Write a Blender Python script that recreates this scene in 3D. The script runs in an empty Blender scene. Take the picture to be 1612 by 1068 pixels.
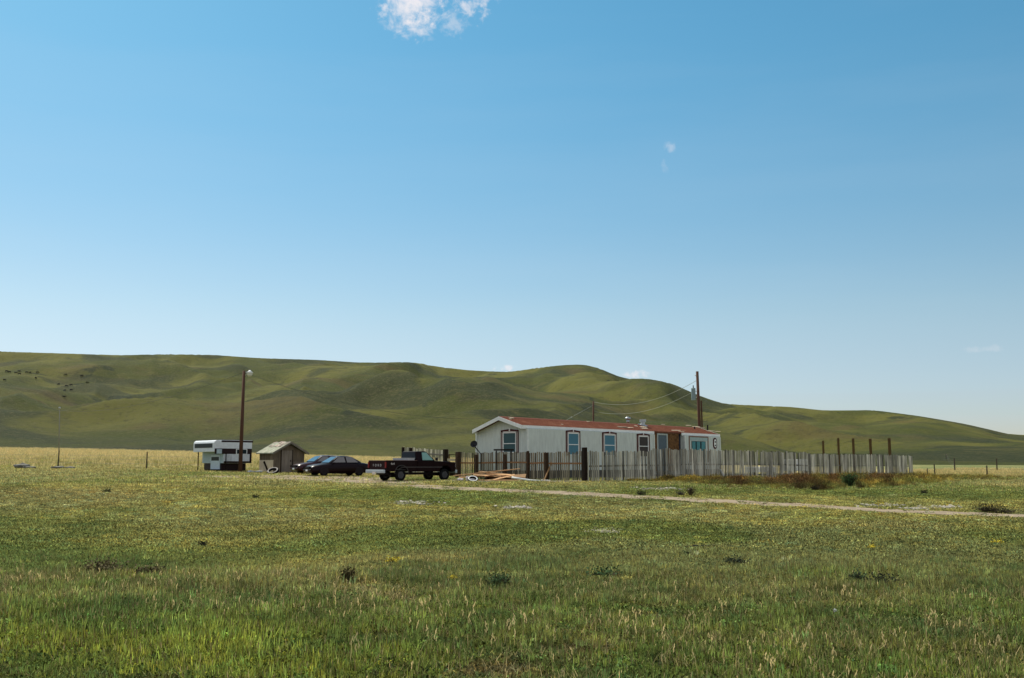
import bpy, bmesh, math, random
import numpy as np
from mathutils import Vector, Matrix
R = math.radians
random.seed(7)
rng = np.random.default_rng(11)
SC = bpy.context.scene
COL = SC.collection

# ------------------------------------------------------------------ camera
F = 1567.0                       # focal length in photo pixels (35 mm lens, photo 1612 x 1068)
PITCH = math.atan(197 / F)
EYE = Vector((0, 0, 1.05))       # z = 0 is the yard round the house
cd = bpy.data.cameras.new("camera"); cam = bpy.data.objects.new("camera", cd); COL.objects.link(cam)
cd.lens = 35.0; cd.sensor_width = 36.0; cd.clip_start = 0.1; cd.clip_end = 20000
cam.location = EYE; cam.rotation_euler = (math.pi / 2 + PITCH, 0, 0)
SC.camera = cam

# ------------------------------------------------------------------ world, sun, exposure
SUN_EL = R(50)
SUN_H = Vector((-0.64, 0.77, 0)).normalized()
SUN_DIR = Vector((SUN_H.x * math.cos(SUN_EL), SUN_H.y * math.cos(SUN_EL), math.sin(SUN_EL)))
w = bpy.data.worlds.new("World"); SC.world = w; w.use_nodes = True
wt = w.node_tree; wt.nodes.clear(); L = wt.links.new


def N(t, typ, **kw):
    n = t.nodes.new(typ)
    for k, v in kw.items():
        if k in n.inputs and not hasattr(n, k): n.inputs[k].default_value = v
        else: setattr(n, k, v)
    return n


def ray(px, py):
    x = (px - 806) / F; y = (534 - py) / F
    return Vector((x, math.cos(PITCH) - y * math.sin(PITCH), math.sin(PITCH) + y * math.cos(PITCH)))


def P(px, py, Y):
    d = ray(px, py); return EYE + d * (Y / d.y)


SKY_LOW = (1.04, .86, .79, 1); SKY_HIGH = (.60, .97, .96, 1)
sky = N(wt, 'ShaderNodeTexSky', sky_type='NISHITA', sun_disc=False)
sky.sun_elevation = SUN_EL
sky.sun_rotation = math.atan2(SUN_H.x, SUN_H.y)
sky.altitude = 900; sky.air_density = 1.1; sky.dust_density = 1.0; sky.ozone_density = 2.0
bg = N(wt, 'ShaderNodeBackground'); bg.inputs['Strength'].default_value = 0.105
wo = N(wt, 'ShaderNodeOutputWorld')
tc = N(wt, 'ShaderNodeTexCoord')
hs = N(wt, 'ShaderNodeHueSaturation'); hs.inputs['Hue'].default_value = 0.488; hs.inputs['Saturation'].default_value = 1.12
L(sky.outputs[0], hs.inputs['Color'])
# clear-air colour of the sky: paler and greyer low down, deeper blue higher up
sx = N(wt, 'ShaderNodeSeparateXYZ'); L(tc.outputs['Generated'], sx.inputs[0])
el_ = N(wt, 'ShaderNodeMapRange', interpolation_type='SMOOTHSTEP'); L(sx.outputs['Z'], el_.inputs['Value']); el_.inputs['From Min'].default_value = 0.02; el_.inputs['From Max'].default_value = 0.46
tn = N(wt, 'ShaderNodeMix', data_type='RGBA'); L(el_.outputs[0], tn.inputs[0]); tn.inputs[6].default_value = SKY_LOW; tn.inputs[7].default_value = SKY_HIGH
lw = N(wt, 'ShaderNodeMapRange', interpolation_type='SMOOTHSTEP'); L(sx.outputs['Z'], lw.inputs['Value']); lw.inputs['From Min'].default_value = 0.16; lw.inputs['From Max'].default_value = 0.03
tn2 = N(wt, 'ShaderNodeMix', data_type='RGBA'); L(lw.outputs[0], tn2.inputs[0]); L(tn.outputs[2], tn2.inputs[6]); tn2.inputs[7].default_value = (.74, .76, .87, 1)
az_ = N(wt, 'ShaderNodeMath', operation='MULTIPLY_ADD'); L(sx.outputs['X'], az_.inputs[0]); az_.inputs[1].default_value = 0.04; az_.inputs[2].default_value = 1.0
tm = N(wt, 'ShaderNodeVectorMath', operation='SCALE'); L(tn2.outputs[2], tm.inputs[0]); L(az_.outputs[0], tm.inputs['Scale'])
sk2 = N(wt, 'ShaderNodeVectorMath', operation='MULTIPLY'); L(hs.outputs[0], sk2.inputs[0]); L(tm.outputs[0], sk2.inputs[1])
# unseen clouds added behind the viewer and overhead to lift fill on shaded sides
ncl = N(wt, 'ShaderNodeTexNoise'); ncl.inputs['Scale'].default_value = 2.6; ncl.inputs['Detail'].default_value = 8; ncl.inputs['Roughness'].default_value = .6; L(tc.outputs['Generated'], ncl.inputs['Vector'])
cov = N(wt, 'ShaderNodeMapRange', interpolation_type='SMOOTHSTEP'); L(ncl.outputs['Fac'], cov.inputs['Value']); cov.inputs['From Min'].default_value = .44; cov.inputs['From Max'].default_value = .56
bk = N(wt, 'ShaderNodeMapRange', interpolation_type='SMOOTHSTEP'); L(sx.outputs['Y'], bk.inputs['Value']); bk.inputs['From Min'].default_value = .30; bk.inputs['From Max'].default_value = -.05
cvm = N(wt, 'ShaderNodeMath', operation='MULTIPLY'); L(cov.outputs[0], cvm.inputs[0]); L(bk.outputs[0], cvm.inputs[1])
# clouds of the sky, placed by direction: a torn fair weather cloud high up and small puffs over the ridge
nz1 = N(wt, 'ShaderNodeTexNoise'); nz1.inputs['Scale'].default_value = 38; nz1.inputs['Detail'].default_value = 9; nz1.inputs['Roughness'].default_value = 0.62
nz1.inputs['Distortion'].default_value = 0.5
L(tc.outputs['Generated'], nz1.inputs['Vector'])
nz2 = N(wt, 'ShaderNodeTexNoise'); nz2.inputs['Scale'].default_value = 95; nz2.inputs['Detail'].default_value = 6; nz2.inputs['Roughness'].default_value = 0.6
L(tc.outputs['Generated'], nz2.inputs['Vector'])
prev = None
for (cx, cy, rx, ry, amp, ns) in [(646, -6, 66, 58, .95, nz1), (660, 14, 40, 40, .9, nz2), (736, -16, 50, 44, .65, nz2), (716, 40, 26, 18, .35, nz2), (640, 20, 46, 26, .7, nz2),
                                  (797, 580, 20, 6, .7, nz2), (1004, 589, 24, 8, .85, nz2), (1052, 232, 13, 9, .26, nz2),
                                  (1047, 262, 7, 14, .16, nz2), (1555, 549, 36, 6, .16, nz2)]:
    c = ray(cx, cy).normalized()
    sub = N(wt, 'ShaderNodeVectorMath', operation='SUBTRACT'); L(tc.outputs['Generated'], sub.inputs[0]); sub.inputs[1].default_value = c
    up = (Vector((0, 0, 1)) - c * c.z).normalized(); rt = c.cross(up).normalized()
    d1 = N(wt, 'ShaderNodeVectorMath', operation='DOT_PRODUCT'); L(sub.outputs[0], d1.inputs[0]); d1.inputs[1].default_value = rt * (F / rx)
    d2 = N(wt, 'ShaderNodeVectorMath', operation='DOT_PRODUCT'); L(sub.outputs[0], d2.inputs[0]); d2.inputs[1].default_value = up * (F / ry)
    q1 = N(wt, 'ShaderNodeMath', operation='MULTIPLY'); L(d1.outputs['Value'], q1.inputs[0]); L(d1.outputs['Value'], q1.inputs[1])
    q2 = N(wt, 'ShaderNodeMath', operation='MULTIPLY_ADD'); L(d2.outputs['Value'], q2.inputs[0]); L(d2.outputs['Value'], q2.inputs[1]); L(q1.outputs[0], q2.inputs[2])
    s = N(wt, 'ShaderNodeMath', operation='MULTIPLY_ADD'); L(ns.outputs['Fac'], s.inputs[0]); s.inputs[1].default_value = -4.6; L(q2.outputs[0], s.inputs[2])
    m = N(wt, 'ShaderNodeMapRange', interpolation_type='SMOOTHSTEP'); L(s.outputs[0], m.inputs['Value'])
    m.inputs['From Min'].default_value = -1.30; m.inputs['From Max'].default_value = -2.9; m.inputs['To Min'].default_value = 0; m.inputs['To Max'].default_value = amp
    if prev is None: prev = m.outputs[0]
    else:
        mx = N(wt, 'ShaderNodeMath', operation='MAXIMUM'); L(prev, mx.inputs[0]); L(m.outputs[0], mx.inputs[1]); prev = mx.outputs[0]
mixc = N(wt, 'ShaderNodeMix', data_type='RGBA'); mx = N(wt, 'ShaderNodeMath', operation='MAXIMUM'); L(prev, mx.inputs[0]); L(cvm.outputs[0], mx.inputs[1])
mpz = N(wt, 'ShaderNodeMapping'); mpz.inputs['Scale'].default_value = (1.2, 1.2, 9); L(tc.outputs['Generated'], mpz.inputs['Vector'])
nzz = N(wt, 'ShaderNodeTexNoise'); nzz.inputs['Scale'].default_value = 1.6; nzz.inputs['Detail'].default_value = 7; nzz.inputs['Roughness'].default_value = .55; L(mpz.outputs[0], nzz.inputs['Vector'])
hz_ = N(wt, 'ShaderNodeMapRange', interpolation_type='SMOOTHSTEP'); L(nzz.outputs['Fac'], hz_.inputs['Value']); hz_.inputs['From Min'].default_value = .42; hz_.inputs['From Max'].default_value = .70; hz_.inputs['To Max'].default_value = .04
mhz = N(wt, 'ShaderNodeMix', data_type='RGBA'); L(hz_.outputs[0], mhz.inputs[0]); L(sk2.outputs[0], mhz.inputs[6]); mhz.inputs[7].default_value = (5.2, 6.0, 6.6, 1)
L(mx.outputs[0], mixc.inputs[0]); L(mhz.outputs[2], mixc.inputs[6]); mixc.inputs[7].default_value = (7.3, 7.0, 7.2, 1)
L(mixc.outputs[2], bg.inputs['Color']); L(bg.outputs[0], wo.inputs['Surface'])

sd = bpy.data.lights.new("sun", 'SUN'); so = bpy.data.objects.new("sun", sd); COL.objects.link(so)
sd.energy = 4.6; sd.angle = R(0.53); sd.color = (1.0, 0.94, 0.79)
so.rotation_euler = SUN_DIR.to_track_quat('Z', 'Y').to_euler(); so.location = (0, 0, 50)
SC.view_settings.view_transform = 'Standard'; SC.view_settings.look = 'None'
SC.view_settings.exposure = 0.25; SC.view_settings.gamma = 1.0
SC.render.engine = 'CYCLES'
SC.cycles.max_bounces = 5; SC.cycles.transparent_max_bounces = 6

# ------------------------------------------------------------------ helpers
def tag(o, label=None, cat=None, group=None, kind=None):
    if label: o['label'] = label
    if cat: o['category'] = cat
    if group: o['group'] = group
    if kind: o['kind'] = kind
    return o


def thing(name, label, cat, loc=(0, 0, 0), rz=0.0, group=None):
    o = bpy.data.objects.new(name, None); COL.objects.link(o)
    o.location = loc; o.rotation_euler = (0, 0, rz); o.empty_display_size = .2
    return tag(o, label, cat, group)


class MB:
    def __init__(s): s.v = []; s.f = []; s.c = []; s.M = Matrix.Identity(4); s.tint = None
    def add(s, vs, fs):
        b = len(s.v); s.v += [tuple(s.M @ Vector(p)) for p in vs]; s.f += [tuple(i + b for i in f) for f in fs]
        s.c += [s.tint if s.tint is not None else .5] * len(fs); return s
    def box(s, c, d, rot=None):
        x, y, z = d[0] / 2, d[1] / 2, d[2] / 2
        vs = [Vector((a, b, e)) for a in (-x, x) for b in (-y, y) for e in (-z, z)]
        if rot is not None: vs = [rot @ v for v in vs]
        vs = [v + Vector(c) for v in vs]
        return s.add(vs, [(0, 1, 3, 2), (4, 6, 7, 5), (0, 4, 5, 1), (2, 3, 7, 6), (0, 2, 6, 4), (1, 5, 7, 3)])
    def box2(s, a, b):
        return s.box([(a[i] + b[i]) / 2 for i in range(3)], [abs(b[i] - a[i]) for i in range(3)])
    def prism(s, poly, n0, n1, axis='y'):
        # poly in the plane across `axis`; (x,z) for y, (y,z) for x, (x,y) for z
        def mk(p, t): return (p[0], t, p[1]) if axis == 'y' else ((t, p[0], p[1]) if axis == 'x' else (p[0], p[1], t))
        n = len(poly); vs = [mk(p, n0) for p in poly] + [mk(p, n1) for p in poly]
        return s.add(vs, [tuple(range(n)), tuple(range(2 * n - 1, n - 1, -1))] + [(i, i + n, (i + 1) % n + n, (i + 1) % n) for i in range(n)])
    def tube(s, pts, r, n=8, caps=True):
        pts = [Vector(p) for p in pts]; rs = r if isinstance(r, (list, tuple)) else [r] * len(pts)
        vs = []; fs = []
        for i, p in enumerate(pts):
            d = (pts[min(i + 1, len(pts) - 1)] - pts[max(i - 1, 0)]).normalized()
            a = d.orthogonal().normalized() if abs(d.z) > .9 else d.cross(Vector((0, 0, 1))).normalized()
            b = d.cross(a)
            for k in range(n):
                t = 2 * math.pi * k / n; vs.append(p + (a * math.cos(t) + b * math.sin(t)) * rs[i])
        for i in range(len(pts) - 1):
            for k in range(n): fs.append((i * n + k, i * n + (k + 1) % n, (i + 1) * n + (k + 1) % n, (i + 1) * n + k))
        if caps: fs += [tuple(range(n))[::-1], tuple(range((len(pts) - 1) * n, len(pts) * n))]
        return s.add(vs, fs)
    def torus(s, c, R_, r, axis, n=22, m=8, squash=1.0):
        ax = Vector(axis).normalized(); a = ax.orthogonal().normalized(); b = ax.cross(a); vs = []; fs = []
        for i in range(n):
            t = 2 * math.pi * i / n; d = a * math.cos(t) + b * math.sin(t)
            for j in range(m):
                u = 2 * math.pi * j / m; vs.append(Vector(c) + d * (R_ + r * math.cos(u)) + ax * (r * squash * math.sin(u)))
        for i in range(n):
            for j in range(m): fs.append((i * m + j, ((i + 1) % n) * m + j, ((i + 1) % n) * m + (j + 1) % m, i * m + (j + 1) % m))
        return s.add(vs, fs)
    def grid(s, rows):
        n = len(rows[0]); vs = [p for r in rows for p in r]
        return s.add(vs, [(i * n + j, i * n + j + 1, (i + 1) * n + j + 1, (i + 1) * n + j) for i in range(len(rows) - 1) for j in range(n - 1)])
    def build(s, name, mat, parent=None, smooth=False, bevel=0, world=False, label=None):
        me = bpy.data.meshes.new(name); vs = s.v
        if world and parent is not None:
            inv = parent.matrix_basis.inverted(); vs = [tuple(inv @ Vector(p)) for p in vs]
        me.from_pydata(vs, [], s.f); me.update()
        bm = bmesh.new(); bm.from_mesh(me)
        lay = bm.faces.layers.float.new('tint_f')
        bm.faces.ensure_lookup_table()
        for i, f in enumerate(bm.faces): f[lay] = s.c[i]
        bmesh.ops.recalc_face_normals(bm, faces=bm.faces)
        bm.to_mesh(me); bm.free()
        me.materials.append(mat)
        if smooth: me.polygons.foreach_set('use_smooth', [True] * len(me.polygons))
        o = bpy.data.objects.new(name, me); COL.objects.link(o)
        if parent is not None: o.parent = parent
        if bevel:
            b = o.modifiers.new('edge', 'BEVEL'); b.width = bevel; b.segments = 2; b.limit_method = 'ANGLE'; b.angle_limit = R(40); b.harden_normals = False
        if label: o['label'] = label
        return o


_mats = {}
def mat(name, col, rough=.7, var=.18, scale=6., bump=0., bscale=40., metal=0., coat=0., col2=None, tint=False, stretch=(1, 1, 1), spec=.15, trans=0.):
    if name in _mats: return _mats[name]
    m = bpy.data.materials.new(name); m.use_nodes = True; t = m.node_tree; b = t.nodes['Principled BSDF']
    b.inputs['Roughness'].default_value = rough; b.inputs['Metallic'].default_value = metal; b.inputs['Coat Weight'].default_value = coat
    b.inputs['Specular IOR Level'].default_value = spec
    tcn = N(t, 'ShaderNodeTexCoord'); mp = N(t, 'ShaderNodeMapping'); mp.inputs['Scale'].default_value = stretch
    t.links.new(tcn.outputs['Object'], mp.inputs['Vector'])
    nz = N(t, 'ShaderNodeTexNoise'); nz.inputs['Scale'].default_value = scale; nz.inputs['Detail'].default_value = 6; nz.inputs['Roughness'].default_value = .65
    t.links.new(mp.outputs[0], nz.inputs['Vector'])
    rp = N(t, 'ShaderNodeValToRGB'); rp.color_ramp.elements[0].position = .33; rp.color_ramp.elements[1].position = .68
    c2 = col2 if col2 else tuple(min(1, c * (1 + var)) for c in col); c1 = col if col2 else tuple(c * (1 - var) for c in col)
    rp.color_ramp.elements[0].color = (*c1, 1); rp.color_ramp.elements[1].color = (*c2, 1)
    t.links.new(nz.outputs['Fac'], rp.inputs['Fac']); out = rp.outputs[0]
    if tint:
        at = N(t, 'ShaderNodeAttribute', attribute_name='tint_f'); mr = N(t, 'ShaderNodeMapRange'); t.links.new(at.outputs['Fac'], mr.inputs['Value'])
        mr.inputs['To Min'].default_value = .25; mr.inputs['To Max'].default_value = 1.75
        mm = N(t, 'ShaderNodeMix', data_type='RGBA', blend_type='MULTIPLY'); mm.inputs[0].default_value = 1
        t.links.new(out, mm.inputs[6]); t.links.new(mr.outputs[0], mm.inputs[7]); out = mm.outputs[2]
    t.links.new(out, b.inputs['Base Color'])
    if bump:
        n2 = N(t, 'ShaderNodeTexNoise'); n2.inputs['Scale'].default_value = bscale; n2.inputs['Detail'].default_value = 4
        t.links.new(mp.outputs[0], n2.inputs['Vector'])
        bp = N(t, 'ShaderNodeBump'); bp.inputs['Strength'].default_value = bump; bp.inputs['Distance'].default_value = .03
        t.links.new(n2.outputs['Fac'], bp.inputs['Height']); t.links.new(bp.outputs[0], b.inputs['Normal'])
    _mats[name] = m; return m


# value noise on numpy arrays
def vnoise(x, y, seed):
    xi = np.floor(x).astype(np.int64); yi = np.floor(y).astype(np.int64); fx = x - xi; fy = y - yi
    fx = fx * fx * fx * (fx * (fx * 6 - 15) + 10); fy = fy * fy * fy * (fy * (fy * 6 - 15) + 10)
    def h(a, b):
        n = (a * 374761393 + b * 668265263 + seed * 974711) & 0x7fffffff
        n = ((n ^ (n >> 13)) * 1274126177) & 0x7fffffff
        n = (n ^ (n >> 16)) & 0x7fffffff
        return n / 0x7fffffff
    return (h(xi, yi) * (1 - fx) + h(xi + 1, yi) * fx) * (1 - fy) + (h(xi, yi + 1) * (1 - fx) + h(xi + 1, yi + 1) * fx) * fy
def fbm(x, y, s, octs=4, seed=1, rough=.5):
    x = np.asarray(x, float) / s; y = np.asarray(y, float) / s; a = 1.; t = 0.; o = 0.
    for k in range(octs):
        c_, s_ = math.cos(.7 * k + .3), math.sin(.7 * k + .3)
        o = o + a * vnoise((x * c_ - y * s_) * 2 ** k + 31.7 * k, (x * s_ + y * c_) * 2 ** k + 17.3 * k, seed + k); t += a; a *= rough
    return o / t
def sst(a, b, x):
    t = np.clip((np.asarray(x, float) - a) / (b - a), 0, 1); return t * t * (3 - 2 * t)

# ------------------------------------------------------------------ terrain
COLS = np.array([-900, -400, 0, 230, 380, 560, 720, 925, 1150, 1436, 1612, 2100, 2600.])
TB = {
 1:   [-.95] * 13, 20: [-.95] * 13, 28: [-.95] * 13,
 35:  [-.88, -.88, -.88, -.88, -.90, -.90, -.90, -.90, -.92, -.93, -.93, -.93, -.93],
 40:  [-.62, -.62, -.64, -.68, -.70, -.72, -.72, -.72, -.73, -.76, -.80, -.85, -.85],
 45:  [-.36, -.36, -.38, -.44, -.48, -.48, -.48, -.48, -.50, -.56, -.62, -.70, -.7],
 50:  [-.15, -.15, -.18, -.22, -.25, -.26, -.26, -.25, -.28, -.36, -.44, -.55, -.6],
 55:  [.0, .0, -.02, -.04, -.08, -.12, -.12, -.10, -.13, -.22, -.32, -.42, -.5],
 60:  [.15, .15, .13, .11, .07, .0, -.03, .01, -.05, -.14, -.24, -.34, -.4],
 72:  [.45, .45, .42, .38, .30, .15, .05, .03, .0, -.04, -.14, -.24, -.3],
 85:  [.75, .75, .70, .64, .50, .32, .14, .08, .05, .0, -.1, -.2, -.3],
 118: [1.8, 1.8, 1.7, 1.5, 1.3, .8, .5, .3, .0, -.5, -.85, -.9, -.9],
 150: [2.9, 2.9, 2.6, 2.3, 1.9, 1.3, .9, .6, .2, -.2, -.22, -.2, -.2],
 200: [4.4, 4.3, 4.05, 3.5, 2.9, 2.2, 1.9, 1.5, 1.1, .9, .85, .8, .8],
 300: [7, 7, 6.6, 6.2, 5.4, 4.6, 4.2, 4.0, 3.6, 3.4, 3.2, 3.2, 3],
 500: [11, 11, 11, 11, 10, 9.5, 9.3, 9.2, 9.1, 9.0, 9.0, 9, 9],
 3000: [16] * 13}
_D = np.array(sorted(TB)); _T = np.array([TB[d] for d in _D], float)
_ld = np.linspace(math.log(1), math.log(3000), 260); _pc = np.linspace(-900, 2600, 240)
_g = np.array([[np.interp(p, COLS, row) for p in _pc] for row in _T])
_G = np.stack([np.interp(np.exp(_ld), _D, _g[:, j]) for j in range(len(_pc))], 1)
def _blur(a, k, ax):
    ker = np.exp(-.5 * (np.arange(-3 * k, 3 * k + 1) / k) ** 2); ker /= ker.sum()
    p = [(0, 0), (0, 0)]; p[ax] = (3 * k, 3 * k); b = np.pad(a, p, mode='edge')
    return np.apply_along_axis(lambda v: np.convolve(v, ker, 'valid'), ax, b)
_G = _blur(_blur(_G, 1, 0), 5, 1)
def colpx(X, Y): return 806 + np.asarray(X) / np.maximum(np.asarray(Y, float), 6.) * F / math.cos(PITCH)
def plain(X, Y):
    X = np.asarray(X, float); Y = np.asarray(Y, float)
    u = (np.clip(colpx(X, Y), -900, 2600) + 900) / 3500 * (len(_pc) - 1)
    v = (np.log(np.clip(Y, 1, 2999))) / math.log(3000) * (len(_ld) - 1)
    i = np.clip(u.astype(int), 0, len(_pc) - 2); j = np.clip(v.astype(int), 0, len(_ld) - 2); fu = u - i; fv = v - j
    return (_G[j, i] * (1 - fu) + _G[j, i + 1] * fu) * (1 - fv) + (_G[j + 1, i] * (1 - fu) + _G[j + 1, i + 1] * fu) * fv
def ground(X, Y):
    Y = np.asarray(Y, float)
    return plain(X, Y) + (fbm(X, Y, 4.2, 3, 5) - .5) * .10 * sst(75, 40, Y) + (fbm(X, Y, 1.1, 2, 9) - .5) * .05 * sst(60, 25, Y)

def curve(pts, x):
    xs = [p[0] for p in pts]; ys = [p[1] for p in pts]; return np.interp(x, xs, ys)
SIL = [(-900, 560), (-300, 548), (-100, 551), (0, 554), (100, 557), (180, 559.5), (250, 558), (330, 559), (400, 564), (500, 567), (560, 571), (600, 571), (645, 570), (690, 578),
       (740, 583.5), (800, 586), (840, 580.5), (880, 575.5), (922, 573.5), (950, 582), (985, 597), (1020, 596), (1060, 603.5), (1100, 622), (1140, 636), (1180, 638), (1250, 641), (1300, 646.5),
       (1380, 646), (1450, 655), (1520, 667), (1570, 678.5), (1585, 683), (1612, 685), (1750, 690), (2100, 680), (2600, 690)]
LAY = [  # crest depth, start depth, crest row by column
 (1150, 500, [(-900, 560), (-300, 548), (0, 554), (180, 559.5), (250, 558), (330, 559), (400, 564), (500, 567), (560, 571), (645, 570), (690, 578), (740, 583.5), (800, 586), (840, 580.5), (880, 575.5), (922, 573.5), (950, 582), (985, 597), (1050, 622), (1150, 655), (1300, 672), (1585, 684), (1612, 685), (2600, 690)]),
 (860, 480, [(-900, 610), (0, 600), (150, 622), (260, 612), (420, 596), (560, 615), (700, 600), (800, 604), (880, 612), (950, 609), (985, 600), (1020, 596), (1060, 603.5), (1100, 622), (1140, 636), (1180, 638), (1250, 641), (1300, 646.5), (1380, 646), (1450, 655), (1520, 667), (1570, 678.5), (1600, 690), (2600, 700)]),
 (620, 330, [(-900, 650), (0, 624), (100, 640), (240, 630), (330, 648), (430, 625), (520, 645), (600, 616), (700, 607), (780, 612), (870, 627), (935, 642), (1046, 660), (1150, 672), (1300, 692), (1380, 704), (1450, 708), (2600, 710)]),
 (420, 215, [(-900, 665), (0, 652), (120, 668), (260, 655), (380, 672), (480, 655), (560, 664), (640, 680), (760, 662), (860, 668), (1000, 680), (1120, 690), (1204, 686), (1290, 700), (1360, 709), (1400, 711), (1612, 712), (2600, 710)])]
def el(px, py):
    d = ray(806, 0); y = (534 - np.asarray(py, float)) / F
    return (math.sin(PITCH) + y * math.cos(PITCH)) / (math.cos(PITCH) - y * math.sin(PITCH))
def hills_raw(X, Y):
    px = colpx(X, Y); base = plain(X, Y); z = base.copy()
    wob = (fbm(X, Y, 260, 2, 77) - .5)
    for (dc, ds, pts) in LAY:
        pw = px + wob * 60
        tops = sum(curve(pts, pw + o) * w_ for o, w_ in ((-14, .25), (0, .5), (14, .25)))
        Dc = dc * (1 + .22 * (fbm(px, px * 0, 420, 2, int(dc)) - .5)); zt = EYE.z + el(px, tops) * Dc
        a = np.clip((Y - ds) / (Dc - ds), 0, 1); rise = a ** 1.15 * (1 - a) + (a * a * (3 - 2 * a)) * a if False else (a * a * (3 - 2 * a)) ** .85
        fall = 1 - .42 * sst(1.0, 1.55, Y / Dc)
        zl = base + np.maximum(zt - base, 0) * np.where(Y < Dc, rise, fall)
        k = 2.5; hh = np.clip(.5 + .5 * (zl - z) / k, 0, 1); z = z * (1 - hh) + zl * hh + k * hh * (1 - hh) * sst(215, 300, Y)
    return z
def relief(X, Y):
    amp = sst(220, 420, Y); px_r = colpx(X, Y)
    xx = X + 60 * (fbm(X, Y, 180, 2, 41) - .5)
    g = 1 - np.abs(2 * fbm(xx, Y * .55, 105, 3, 23, .45) - 1)          # spurs and draws running downhill
    return amp * ((g - .7) * 25 + (fbm(X, Y * .6, 150, 3, 35) - .5) * 15 + (fbm(X, Y, 50, 3, 33) - .5) * 7 + (fbm(X, Y, 16, 3, 34) - .5) * 1.6) * (.35 + .65 * sst(1500, 1250, px_r))
NA, ND = 1250, 330
_a = np.linspace(-1.25, 1.25, NA); _d = np.exp(np.linspace(math.log(196), math.log(2400), ND))
_A, _DD = np.meshgrid(_a, _d); HX = _A * _DD; HY = _DD
HZ = hills_raw(HX, HY) + relief(HX, HY)
_m = _d > 420
tan = (HZ[_m] - EYE.z) / HY[_m]; cur = tan.max(0); tgt = el(0, curve(SIL, colpx(_a * 500, _a * 0 + 500)))
tgt = _blur(tgt[None, :], 3, 1)[0]
sc_ = _blur(np.clip(tgt / np.maximum(cur, .005), .7, 1.4)[None, :], 1, 1)[0]
wgt = sst(260, 620, _d)[:, None]
HZ = EYE.z + (HZ - EYE.z) * (1 + (sc_[None, :] - 1) * wgt)
HZ[0] -= .05
def terrain(X, Y):
    X = np.asarray(X, float); Y = np.asarray(Y, float)
    u = np.clip((X / np.maximum(Y, 1) + 1.25) / 2.5 * (NA - 1), 0, NA - 1.001); v = np.clip(np.log(np.maximum(Y, 196) / 196) / math.log(2400 / 196) * (ND - 1), 0, ND - 1.001)
    i = u.astype(int); j = v.astype(int); fu = u - i; fv = v - j
    h = (HZ[j, i] * (1 - fu) + HZ[j, i + 1] * fu) * (1 - fv) + (HZ[j + 1, i] * (1 - fu) + HZ[j + 1, i + 1] * fu) * fv
    return np.where(Y < 200, ground(X, Y), h)
def gz(x, y): return float(terrain(np.array([x]), np.array([y]))[0])
def onground(px, py, d0=6., d1=2300.):
    """point of the terrain seen at a pixel of the photo"""
    D = np.exp(np.linspace(math.log(d0), math.log(d1), 6000)); r = ray(px, py)
    X = EYE.x + r.x / r.y * D; Z = EYE.z + r.z / r.y * D; t = terrain(X, D); k = np.argmax(t >= Z)
    if not (t >= Z).any(): k = len(D) - 1
    return Vector((X[k], D[k], t[k]))
def at(px, Y):
    p = P(px, 731, Y); return Vector((p.x, Y, gz(p.x, Y)))


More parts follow.
